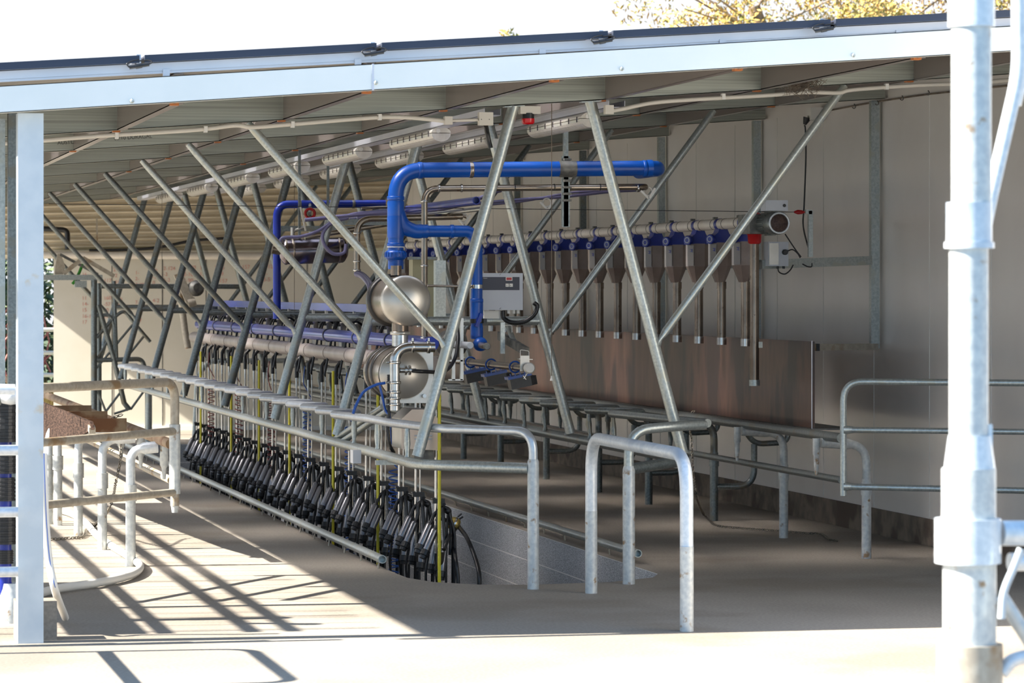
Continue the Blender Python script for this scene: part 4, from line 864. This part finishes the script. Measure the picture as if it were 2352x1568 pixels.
t = T('junction_box', 'square cream junction box with screws beside the front frame top', 'box', QY(1115, 288, YK))
MB().box(QY(1115, 273, YK), (.082, .05, .075)).build('case', M['cream'], t)
for px in (1106, 1124): MB().cyl(QY(px, 274, YK - .025), QY(px, 274, YK - .028), .003, n=8).build('screw', M['iron'], t)
tag(MB().tube([QY(1036, 277, YK), QY(1098, 275, YK)], .009, 10).build('conduit_link', M['cream']), 'short cream conduit between the two boxes by the front frame', 'conduit')
tag(MB().tube(bez([QY(1116, 288, YK + .03), QY(1118, 300, YK + .08), QY(1122, 320, YK + .1), QY(1127, 340, YK + .1)]), .014, 10).build('cable_sleeve', M['black']), 'thick black cable sleeve under the square junction box', 'cable')
t = T('warning_beacon', 'red warning beacon on a cream base between the front frame legs', 'beacon', QY(1212, 286, YK + .12))
MB().box(QY(1216, 253, YK + .12), (.12, .06, .045)).build('base', M['cream'], t); MB().cyl(QY(1213, 275, YK + .12), QY(1213, 260, YK + .12), .036, n=20).build('collar', M['black'], t)
MB().lathe([(.0, 0), (.03, .002), (.038, .012), (.038, .035)], QY(1213, 286, YK + .12), (0, 0, 1), 20).build('lens', M['beacon'], t)
tag(MB().box(QY(1141, 329, 21.5), (.05, .01, .06)).build('paper_tag', M['white']), 'small white tag hanging by the front frame leg', 'tag')
for X, z, lab in ((4.1, 2.735, 'left hand one of two pale channels under the roof that carry lights'), (4.85, 2.79, 'right hand one of two pale channels under the roof that carry lights')):
    b = MB(); b.bb(X - .05, X + .05, 19.2, 38.5, z - .02, z - .017); b.bb(X - .05, X - .047, 19.2, 38.5, z - .02, z + .02); b.bb(X + .047, X + .05, 19.2, 38.5, z - .02, z + .02)
    tag(b.build('light_channel', M['alu']), lab, 'channel')
lp = None
for side, X, y0, z, n in (('left', 4.1, 20.75, 2.68, 6), ('right', 4.85, 19.85, 2.735, 6)):
    for i in range(n):
        y = y0 + 2.85 * i; loc = (X, y, z); lab = 'long clipped batten light on the %s channel, %s from the open front' % (side, ordw(i))
        if lp: dup(lp, loc, lab); continue
        t = lp = T('batten_light', lab, 'light', loc, 'batten lights under the roof')
        L = 1.5; arc = lambda s_, zz, hh: [(X + s_ * math.cos(a_) * .062, y, zz + hh * math.sin(a_)) for a_ in [i_ * math.pi / 10 for i_ in range(11)]]
        b = MB(); b.prism(arc(1, z + .004, .036), (0, L, 0)); b.build('housing', M['cream'], t)
        b = MB(); b.prism(arc(1, z, -.052), (0, L, 0)); b.build('diffuser', M['diff'], t)
        for k in range(7):
            for s in (-1, 1): b = MB(); b.box((X + s * .063, y + .1 + k * (L - .2) / 6, z + .0), (.005, .012, .034)); b.build('clip', M['stain_dk'], t)
        MB().lathe([(.014, 0), (.014, .006)], (X - .02, y, z + .015), (0, -1, 0), 12).build('end_plug', M['white'], t)
for i, (px, y0, y1, Y, lab) in enumerate(((1267, 238, 868, 20.1, 'thin pull cord with white toggle between the front frame legs'), (372, 440, 800, 33.35, 'thin pull cord with a dark toggle hanging at the far left'), (676, 395, 740, 27.7, 'thin brown pull cord hanging in front of the steel tank'))):
    t = T('light_pull', lab, 'light pull', QY(px, y1, Y)); MB().tube([QY(px, y0, Y), QY(px, y1, Y)], .0022, 6).build('cord', M['nib'], t)
    MB().lathe([(.004, .03), (.012, 0)], QY(px, y1 + 6, Y), (0, 0, 1), 10).build('toggle', M['white'] if i == 0 else M['nib'], t)
b = MB()
for i in range(500):
    p = QY(1845, 185, 18.9) + Vector((random.gauss(0, .05), random.gauss(.04, .03), random.gauss(0, .035))); d = Vector((random.uniform(-1, 1), random.uniform(-1, 1), random.uniform(-1, 1))).normalized() * .03
    b.bar(p - d, p + d, .002, .002, (.3, .2, 1))
tag(b.build('bird_nest', M['nib']), 'ragged straw bird nest stuck on a purlin above the right conduit', 'nest')

# ------------------------------------------------------------------ gates, chains, hose, posts
t = T('side_gate', 'rust-stained tube gate hanging across the left race', 'gate', (2.30, 19.8, .4))
A0, A1 = Vector((2.30, 19.75, 0)), Vector((1.25, 18.2, 0)); z_ = lambda v, z: Vector((v.x, v.y, z))
MB().tube(fil([z_(A1, 1.16), z_(A0, 1.15), z_(A0, .42)], .12, 8), .0265, 14).build('frame_pipe', M['galv_rust'], t)
MB().tube([z_(A0, .86), z_(A1, .86)], .024, 14).build('middle_rail', M['galv_rust'], t)
MB().tube([z_(A0, .50), z_(A1, .52)], .023, 14).build('lower_rail', M['galv_rust'], t)
MB().tube([z_(A0, .9), z_(A0, .49)], .033, 14).build('hinge_sleeve', M['galv_spot'], t)
MB().tube([z_(A0, .42), z_(A0, .38)], [.024, .018], 10).build('foot', M['galv_spot'], t)
t = T('tube_gate', 'three-rail galvanised tube gate standing in front of the right wall', 'gate', (6.25, 19.15, .5))
B0, B1 = QY(1937, 900, 19.2), Vector((7.36, 18.75, 0))
MB().tube(fil([z_(B1, 1.14), z_(B0, 1.145), z_(B0, .46)], .12, 8), .0205, 14).build('frame_pipe', M['galv'], t)
MB().tube([z_(B0, .855), z_(B1, .85)], .0185, 12).build('middle_rail', M['galv'], t); MB().tube([z_(B0, .515), z_(B1, .50)], .0195, 12).build('lower_rail', M['galv'], t)
for z in (.855, .515): MB().lathe([(.03, -.03), (.02, .03)], z_(B0, z) + Vector((.03, -.01, 0)), (1, -.3, 0), 12).build('weld_collar', M['galv'], t)
def chain(pts, name, lab, r=.011, w_=.0028):
    P = bez(pts, 12); b = MB(); acc = 0; k = 0; L = r * 2.1
    D = [0]
    for i in range(1, len(P)): D.append(D[-1] + (P[i] - P[i - 1]).length)
    s = L / 2
    while s < D[-1]:
        j = max(i for i in range(len(D)) if D[i] <= s); j = min(j, len(P) - 2); tt = (s - D[j]) / max(D[j + 1] - D[j], 1e-6); c = P[j].lerp(P[j + 1], tt); d = (P[j + 1] - P[j]).normalized()
        u = d.orthogonal().normalized(); v = d.cross(u)
        if k % 2: u, v = v, u
        a = [c + d * (r * 1.5 * math.cos(x)) + u * (r * .75 * math.sin(x)) for x in [i * math.pi / 6 for i in range(13)]]
        b.tube(a, w_, 6, caps=False); s += L; k += 1
    return tag(b.build(name, M['chain']), lab, 'chain')
q = Vector((6.5, QX(1585, 960, 6.47).y, .775))
cp = [QX(1583, 975, 6.44), QX(1588, 1010, 6.40), QX(1593, 1090, 6.38), QX(1600, 1140, 6.36)] + [QZ(x, y, .012) for x, y in ((1618, 1183), (1645, 1205), (1700, 1212), (1780, 1218), (1850, 1224), (1885, 1226), (1905, 1238), (1922, 1241))]
chain([q + Vector((.0, 0, .04)), q + Vector((-.04, -.01, 0))] + cp, 'chain', 'loose dark chain hanging from the right breast rail and lying on the floor')
g = QX(270, 962, 2.30)
chain([g + Vector((.03, 0, .03)), g + Vector((-.04, 0, .0)), g + Vector((-.02, -.02, -.05)), g + Vector((.01, -.03, -.1)), QX(277, 1050, 2.3), QX(265, 1110, 2.25), QX(252, 1165, 2.15)] + [QZ(x, y, .012) for x, y in ((215, 1208), (200, 1215), (190, 1232), (150, 1236), (116, 1238))], 'chain', 'rusty chain looped on the left breast rail and trailing to the floor', .013, .0034)
t = T('white_hose', 'fat white hose with blue stripes lying in a bend on the sunlit floor', 'hose', QZ(325, 1310))
a = bez([QZ(90, 1362, .028), QZ(140, 1350, .028), QZ(230, 1337, .028), QZ(300, 1320, .028), QZ(322, 1300, .028), QZ(300, 1280, .028), QZ(255, 1252, .028), QZ(222, 1228, .028), QZ(195, 1198, .028), QZ(165, 1180, .028), QZ(140, 1172, .028)], 10)
MB().tube(a, .024, 14).build('tube', M['white'], t); MB().tube([p + Vector((0, -.0235, .004)) for p in a[:44]], .0022, 6).build('stripe', M['bluehose'], t)
t = T('white_hose', 'white hose with blue stripe leaning down beside the square zinc post', 'hose', QZ(150, 1420))
a = bez([QY(99, 1040, 16.45), QY(101, 1110, 16.45), QY(105, 1200, 16.48), QY(113, 1290, 16.5), QY(128, 1360, 16.5), QZ(150, 1418, .025)], 10)
MB().tube(a, .019, 14, hole='end').build('tube', M['white'], t); MB().tube([p + Vector((.003, -.0185, .0)) for p in a], .0022, 6).build('stripe', M['bluehose'], t)
X0, X1 = QY(41, 800, 16.2).x, QY(100, 800, 16.2).x
t = T('shed_post', 'square zinc shed post carrying the low end of the eave beam', 'post', ((X0 + X1) / 2, 16.25, 0))
MB().bb(X0, X1, 16.2, 16.32, 0, zb(X0) - .002).build('shaft', M['post'], t); MB().bb(X0 + .0, X1 + .075, 16.33, 16.5, 0, .19).build('concrete_haunch', M['floor'], t)
xa = QY(27, 700, 18).x
t = T('shed_post', 'dull galvanised channel upright just left of the square zinc post', 'post', (xa, 17.9, 0))
MB().bb(xa - .025, xa + .02, 17.9, 17.98, 0, zb(xa) + .1).build('shaft', M['galv_dk'], t); MB().bb(xa - .1, xa - .04, 17.92, 17.98, .8, 2.6).build('side_channel', M['galv'], t)
t = T('yard_gate', 'tube gate at the left edge of the picture meeting the square zinc post', 'gate', (.9, 16.1, .3))
for z in (.93, .635, .35): MB().tube([(.1, 16.12, z), (X0 - .005, 16.14, z)], .0255, 12).build('rail', M['galv_new'], t)
for x in (.12, .62): MB().tube([(x, 16.12, .05), (x, 16.12, 1.2)], .025, 12).build('upright', M['galv_new'], t)
MB().tube(fil([(.12, 16.12, 1.2), (.12, 16.12, 1.25), (X0 - .02, 16.12, 1.22)], .08), .0255, 12).build('rail', M['galv_new'], t)
p = QY(40, 908, 16.9)
t = T('ball_valve', 'rounded white valve body on a pipe left of the square zinc post', 'valve', p)
MB().lathe([(.0, -.05), (.04, -.045), (.048, 0), (.04, .04), (.0, .05)], p + Vector((-.03, 0, 0)), (1, -.4, 0), 18).build('body', M['galv_new'], t); MB().cyl(p + Vector((-.08, .04, -.02)), p + Vector((-.3, .1, 0)), .03).build('pipe', M['galv'], t)
xa = QY(8, 1100, 17.2).x
t = T('black_fitting_stack', 'stack of black ribbed pipe fittings at the left edge of the picture', 'fittings', (xa, 17.2, 0))
MB().cyl((xa + .01, 17.25, .0), (xa + .01, 17.25, 1.1), .035).build('standpipe', M['blue_dk'], t)
for z0, z1, r in ((.92, 1.12, .06), (.76, .90, .065), (.62, .74, .055), (.40, .56, .06), (.3, .37, .045)):
    b = MB(); n = 6; pr = []
    for i in range(n): pr += [(r, (z1 - z0) * i / n), (r, (z1 - z0) * (i + .5) / n), (r * .92, (z1 - z0) * (i + .55) / n), (r * .92, (z1 - z0) * (i + .95) / n)]
    b.lathe(pr, (xa + .01, 17.25, z0), (0, 0, 1), 18, False); b.build('fitting', M['black'], t)
MB().lathe([(.075, 0), (.075, .1), (.06, .14), (.05, .2)], (xa + .04, 17.25, 0), (0, 0, 1), 18).build('flange_base', M['galv_spot'], t)
# gate and screen outside the left edge, known from their shadows
t = T('yard_gate', 'open gate leaf outside the left edge whose hoop shadow falls on the front concrete', 'gate', (.72, 15.1, 0))
MB().tube(fil([(.72, 14.42, .05), (.72, 14.42, 1.16), (.72, 15.8, 1.16), (.72, 15.8, .05)], .15, 6), .024, 10).build('frame_pipe', M['galv'], t)
MB().tube([(.72, 14.42, .62), (.72, 15.8, .62)], .024, 10).build('rail', M['galv'], t)
t = T('wire_screen', 'tall pipe and wire screen outside the left edge casting the striped floor shadow', 'screen', (-.02, 24, 0))
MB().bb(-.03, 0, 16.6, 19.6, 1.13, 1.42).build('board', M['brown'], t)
for z in (1.5, 1.84, 2.0): MB().tube([(-.02, 16.6, z), (-.02, 34, z)], .03, 8).build('rail', M['galv'], t)
y = 16.7; r_ = random.Random(3); nn = 0
while y < 30 and nn < 90:
    MB().tube([(-.02, y, 0), (-.02, y, 2.35)], .0055 if nn % 5 else .012, 6).build('upright', M['galv'], t)
    if r_.random() < .45: y += .05
    else: y += .16 + r_.random() * .22
    nn += 1
# ------------------------------------------------------------------ near, blurred gate post on the right
YN = 8.8; pc = QY(2231, 800, YN); s = 9.05 / F
t = T('gate_post', 'thick pale galvanised gate post close to the camera on the right', 'post', (pc.x, YN, 0))
def cz(y0, y1, w0, w1=None, m='galv_spot', n='shaft', dx=0):
    w1 = w1 or w0; A, B = QY(2231 + dx, y1, YN), QY(2231 + dx, y0, YN); return MB().tube([A, B], [w1 * s / 2, w0 * s / 2], 28).build(n, M[m], t)
cz(-160, 470, 94); cz(-200, 62, 110, n='collar', m='galv_new'); cz(465, 560, 108, n='collar', m='galv_new', dx=-5); cz(556, 570, 118, n='collar_lip', m='galv_new', dx=-5)
cz(565, 1010, 92, dx=-6); cz(1000, 1080, 100, 122, n='cone', m='galv_new', dx=-4); cz(1075, 1190, 128, n='collar', dx=-6); cz(1190, 1292, 156, n='collar', m='galv_new', dx=-8)
cz(1290, 1480, 126, dx=-4); A = QY(2227, 1478, YN); MB().tube([(A.x, YN, 0), A], 156 * s / 2, 28).build('base_sleeve', M['galv_rust'], t)
b = MB(); b.box(QY(2262, 1010, YN + .02), (.012, .09, .09)); b.build('gusset', M['galv_new'], t)
t = T('stay_pipe', 'bent pale pipe brace behind the near gate post at the right edge', 'brace', QY(2300, 440, YN + .3))
MB().tube(fil([QY(2338, -160, YN + .3), QY(2340, 170, YN + .3), QY(2276, 450, YN + .3), QY(2262, 520, YN + .3)], .06), .021, 14).build('pipe', M['galv_new'], t)
MB().tube([QY(2420, -120, YN + .5), QY(2340, 200, YN + .5), QY(2330, 240, YN + .5)], .02, 12).build('side_pipe', M['galv_new'], t)
t = T('swing_gate', 'near swing gate rails leaving the picture low at the right edge', 'gate', QY(2330, 1300, YN))
MB().cyl(QY(2300, 1224, YN), QY(2600, 1224, YN), .035).build('rail', M['galv_new'], t); MB().cyl(QY(2318, 1290, YN), QY(2600, 1290, YN), .025).build('rail', M['galv_new'], t)
MB().cyl(QY(2300, 1370, YN), QY(2420, 1560, YN), .02).build('diagonal', M['galv_spot'], t); MB().tube(bez([QY(2345, 1260, YN - .1), QY(2330, 1300, YN - .1), QY(2306, 1360, YN - .1), QY(2300, 1420, YN - .1)]), .011, 10).build('latch_rod', M['post'], t)
MB().tube(bez([QY(2300, 1545, YN), QY(2330, 1515, YN), QY(2400, 1500, YN)]), .02, 12).build('curved_rail', M['galv_new'], t)

# ------------------------------------------------------------------ far end of the shed
YG = 36.6
def GQ(x, y): return QY(x, y, YG)
t = T('eave_spout', 'round cream pipe running along the top of the back wall', 'pipe', WQ(300, 586, .16))
MB().cyl(WQ(100, 585, .16), WQ(760, 589, .16), .045, n=16).build('tube', M['pvc'], t)
for px in (225, 460): MB().box(WQ(px, 592, .12), (.06, .06, .05)).build('bracket', M['galv_rust'], t); MB().bar(WQ(px - 3, 500, .12), WQ(px - 1, 585, .12), .02, .02, (0, 1, 0)).build('stay', M['galv_rust'], t)
t = T('waste_pipe', 'black plastic pipe with elbow dropping onto the cream pipe at the far left', 'pipe', WQ(155, 573, .2))
MB().tube(fil([WQ(80, 524, .2), WQ(155, 528, .2), WQ(155, 572, .2)], .06), .032, 14).build('tube', M['black'], t)
tag(MB().tube(bez([WQ(x, y, .14) for x, y in ((205, 575), (300, 573), (370, 567), (440, 553), (500, 548), (520, 547))]), .018, 10).build('drain_hose', M['black']), 'black hose curving along the corrugated cladding above the cream pipe', 'hose')
t = T('race_gate_frame', 'tall galvanised end gate frame with bars at the far left end of the pit', 'gate', GQ(217, 1010))
MB().tube([z_(GQ(216, 700), 0), GQ(216, 642)], .034, 14).build('post', M['galv_dk'], t); MB().tube([z_(GQ(232, 700), 0) + Vector((0, .2, 0)), GQ(232, 650) + Vector((0, .2, 0))], .026, 14).build('post', M['galv_dk'], t)
MB().bar(GQ(60, 637), GQ(235, 637), .06, .058).build('top_arm', M['galv'], t); MB().bar(GQ(146, 628), GQ(192, 592), .04, .045).build('brace', M['galv_rust'], t); MB().bar(GQ(190, 592), GQ(262, 634), .04, .045).build('brace', M['galv_rust'], t)
MB().prism([GQ(132, 582), GQ(140, 582), GQ(150, 612), GQ(145, 630), GQ(126, 630), GQ(127, 610)], (0, .04, 0)).build('pivot_plate', M['galv_rust'], t)
MB().bar(GQ(138, 584), GQ(225, 630), .03, .03).build('link_bar', M['iron'], t); MB().box(GQ(185, 652), (.13, .08, .07)).build('latch_box', M['galv'], t)
MB().tube([GQ(225, 700), GQ(262, 825), GQ(285, 925), GQ(297, 940)], .03, 10).build('diagonal_arm', M['galv_dk'], t)
MB().tube([GQ(262, 645), GQ(268, 830)], .02, 10).build('bar', M['galv_dk'], t)
MB().tube(fil([GQ(222, 725), GQ(252, 722), GQ(263, 745), GQ(263, 825)], .12), .02, 10).build('hoop', M['galv_dk'], t)
MB().tube(fil([GQ(222, 775), GQ(262, 728), GQ(285, 712), GQ(300, 732), GQ(345, 785)], .12), .02, 10).build('hoop', M['galv_dk'], t)
for a_, c_ in (((222, 845), (305, 745)), ((285, 828), (332, 770)), ((222, 825), (252, 775)), ((222, 892), (243, 945)), ((243, 945), (300, 870)), ((300, 940), (340, 885)), ((262, 950), (300, 938))):
    MB().tube([GQ(*a_), GQ(*c_)], .013, 8).build('lattice_bar', M['galv_dk'], t)
MB().tube(fil([GQ(222, 827), GQ(326, 824), GQ(334, 850)], .08), .026, 12).build('cross_bar', M['galv_dk'], t)
tag(MB().tube([GQ(232, 657), GQ(560, 658)], .028, 12).build('head_rail', M['galv_dk']), 'dark horizontal rail across the writing on the back wall', 'rail')
tag(MB().tube(bez([GQ(190, 606), GQ(181, 628), GQ(172, 645), GQ(166, 652)], 6), .016, 8).build('green_cord', M['green']), 'bright green cord tied on the far left gate arm', 'cord')
tag(MB().tube([z_(GQ(341, 900), 0), GQ(341, 850)], .04, 12).build('end_post', M['galv']), 'plain upright pipe standing in front of the sunlit back wall', 'post')
t = T('hydraulic_ram', 'rusty white ram and round grey motor beside the far end of the blue pipes', 'ram', QY(432, 800, 35))
MB().bar(QY(440, 700, 35), QY(408, 628, 35), .09, .05, (0, 1, 0)).build('bracket', M['galv_rust'], t); MB().tube([QY(410, 640, 35.1), QY(425, 760, 35.1), QY(432, 800, 35.1)], .035, 12).build('cylinder', M['galv_rust'], t)
MB().lathe([(.0, -.06), (.08, -.05), (.085, .02), (.05, .05)], QY(450, 662, 35), (.3, -1, .1), 20).build('motor', M['iron'], t); MB().lathe([(.05, 0), (.045, .08)], QY(432, 697, 35), (1, 0, .3), 16).build('end_cap', M['galv_rust'], t)
t = T('end_rail', 'pale bent handrail hoop at the far end of the pit', 'rail', QY(450, 990, 36.9))
MB().tube(fil([z_(QY(446, 900, 36.9), 0), QY(453, 866, 36.9), QY(478, 828, 36.9), QY(700, 828, 36.9), z_(QY(700, 900, 36.9), 0)], .2), .028, 12).build('pipe', M['galv'], t)
# red writing on the back wall
def wtxt(px, py, lines, sz):
    for i, s_ in enumerate(lines):
        if s_: text(s_, sz, Matrix.Translation(WQ(px, py + i * sz * 220, .004)) @ Matrix.Rotation(-TH, 4, 'Z') @ Matrix.Rotation(random.uniform(-.05, .05), 4, 'Y') @ Matrix.Rotation(R(90), 4, 'X'), 'marker_writing', M['ink'], wb, 'faded red marker numbers')
wtxt(188, 634, ['16-', '', '', '', '11', '14-', '15', '16-1', '17'], .062)
wtxt(238, 634, ['', '117', '', '', '160', '-57', '10', '20'], .062)
wtxt(260, 623, ['21-79', '-2', '-162', '', '4-', '5-42', '6-11'], .062)
wtxt(310, 630, ['1-', '2-', '3-72', '-2', '', '7-', '1-15', '-19', '-57'], .062)
wtxt(350, 612, ['', '12', '-2', '0', '', '', '4-2', '-22'], .062)
wtxt(375, 620, ['2-124', '-2', '5-2', '3', ''], .062)
wtxt(421, 619, ['1-770', '2-100', '3-90', '', ''], .066)
wtxt(458, 619, ['11-', '12', '13'], .066); wtxt(493, 619, ['73-5', '-4-9', '5-157', ''], .066)
wtxt(545, 617, ['1-157', '2-17', '3-4', '', '', '', '19-', '20-2'], .066); wtxt(598, 617, ['11-12', '12-', '13-5', '', '', '', '60', '12'], .066)
# ------------------------------------------------------------------ outside: rail fence, shrubs, trees
t = T('rail_fence', 'white rail fence in front of dark shrubs beyond the back wall', 'fence', (3, 41.5, 0))
for py in (757, 810, 861): MB().cyl(QY(20, py, 41.5), QY(140, py, 41.5), .026).build('rail', M['white'], t)
MB().cyl(z_(QY(40, 800, 41.5), 0), z_(QY(40, 800, 41.5), 1.3), .04).build('post', M['white'], t)
def leaves(b, c, rad, n, sz, rr):
    for i in range(n):
        while True:
            p = Vector((rr.uniform(-1, 1), rr.uniform(-1, 1), rr.uniform(-1, 1)))
            if p.length < 1: break
        p = Vector((p.x * rad[0], p.y * rad[1], p.z * rad[2])) + Vector(c)
        u = Vector((rr.uniform(-1, 1), rr.uniform(-1, 1), rr.uniform(-1, 1))).normalized(); v = u.orthogonal().normalized(); k = sz * rr.uniform(.6, 1.3)
        b.add([p - u * k, p + v * k * .45, p + u * k, p - v * k * .45], [(0, 1, 2, 3)])
rr = random.Random(5)
for i, (x, y) in enumerate(((2.2, 44), (3.6, 44.5), (5.0, 45))):
    t = T('shrub', 'dark leafy shrub beyond the white rail fence, ' + ordw(i) + ' from the picture edge', 'shrub', (x, y, 0), 'shrubs beyond the fence')
    b = MB(); leaves(b, (x, y, 1.2), (1.1, .8, 1.3), 2600, .07, rr); b.build('foliage', M['bush'], t)
    b = MB()
    for k in range(14):
        p = Vector((x + rr.uniform(-.8, .8), y - .8, rr.uniform(.1, .9))); b.tube([p, p + Vector((rr.uniform(-.2, .2), 0, .35)), p + Vector((rr.uniform(-.3, .3), -.05, .7))], .012, 5)
    b.build('stem', M['pink'], t)
b = MB()
for i in range(1500):
    p = Vector((rr.uniform(1.8, 4.2), rr.uniform(42.2, 43), 0)); b.add([p, p + Vector((.015, 0, 0)), p + Vector((rr.uniform(-.08, .08), rr.uniform(-.08, .08), rr.uniform(.3, .62)))], [(0, 1, 2)])
tag(b.build('dry_grass', M['straw']), 'dry yellow grass below the white rail fence', 'grass', kind='stuff')
for i, (x, y, z, rad, n) in enumerate(((16.6, 56, 6.6, (2.2, 1.6, .95), 2600), (20.3, 57, 6.9, (2.4, 1.8, 1.3), 4200), (23.6, 58, 6.9, (2.2, 1.8, 1.4), 3400))):
    t = T('tree', 'autumn tree with golden leaves showing above the roof, ' + ordw(i) + ' from the open sky', 'tree', (x + 1, y, 0), 'autumn trees behind the shed')
    b = MB()
    for k in range(26):
        c = Vector((x + rr.uniform(-.85, .85) * rad[0], y + rr.uniform(-.8, .8) * rad[1], z + rr.uniform(-.75, .7) * rad[2])); leaves(b, c, (.6, .5, .38), n // 14, .052, rr)
    b.build('crown', M['leaf'], t)
    b = MB(); b.tube(bez([(x + 1, y, 0), (x + .9, y, 3), (x + .5, y, 5.2), (x, y, 6.6)], 6), [.22 - .006 * j for j in range(30)], 8)
    for k in range(9): b.tube(bez([(x + .5, y, 5.0), (x + rr.uniform(-1, 1), y + rr.uniform(-.5, .5), 5.9), (x + rr.uniform(-1, 1) * rad[0], y + rr.uniform(-1, 1), z + rr.uniform(-.3, .9))], 4), [.06, .05, .045, .04, .03, .025, .02, .015, .01], 6)
    b.build('trunk', M['bark'], t)
x, y, z = (Vector((0, 0, CH)) + ray(1166, 72) * 56)
t = T('tree', 'tip of a green-gold tree just peeping over the solar panels', 'tree', (x, y, 0))
b = MB(); leaves(b, (x, y, z - .45), (.28, .3, .5), 420, .07, rr); b.build('crown', M['leaf'], t); MB().tube([(x, y, 0), (x, y, z - .3)], [.14, .03], 8).build('trunk', M['bark'], t)
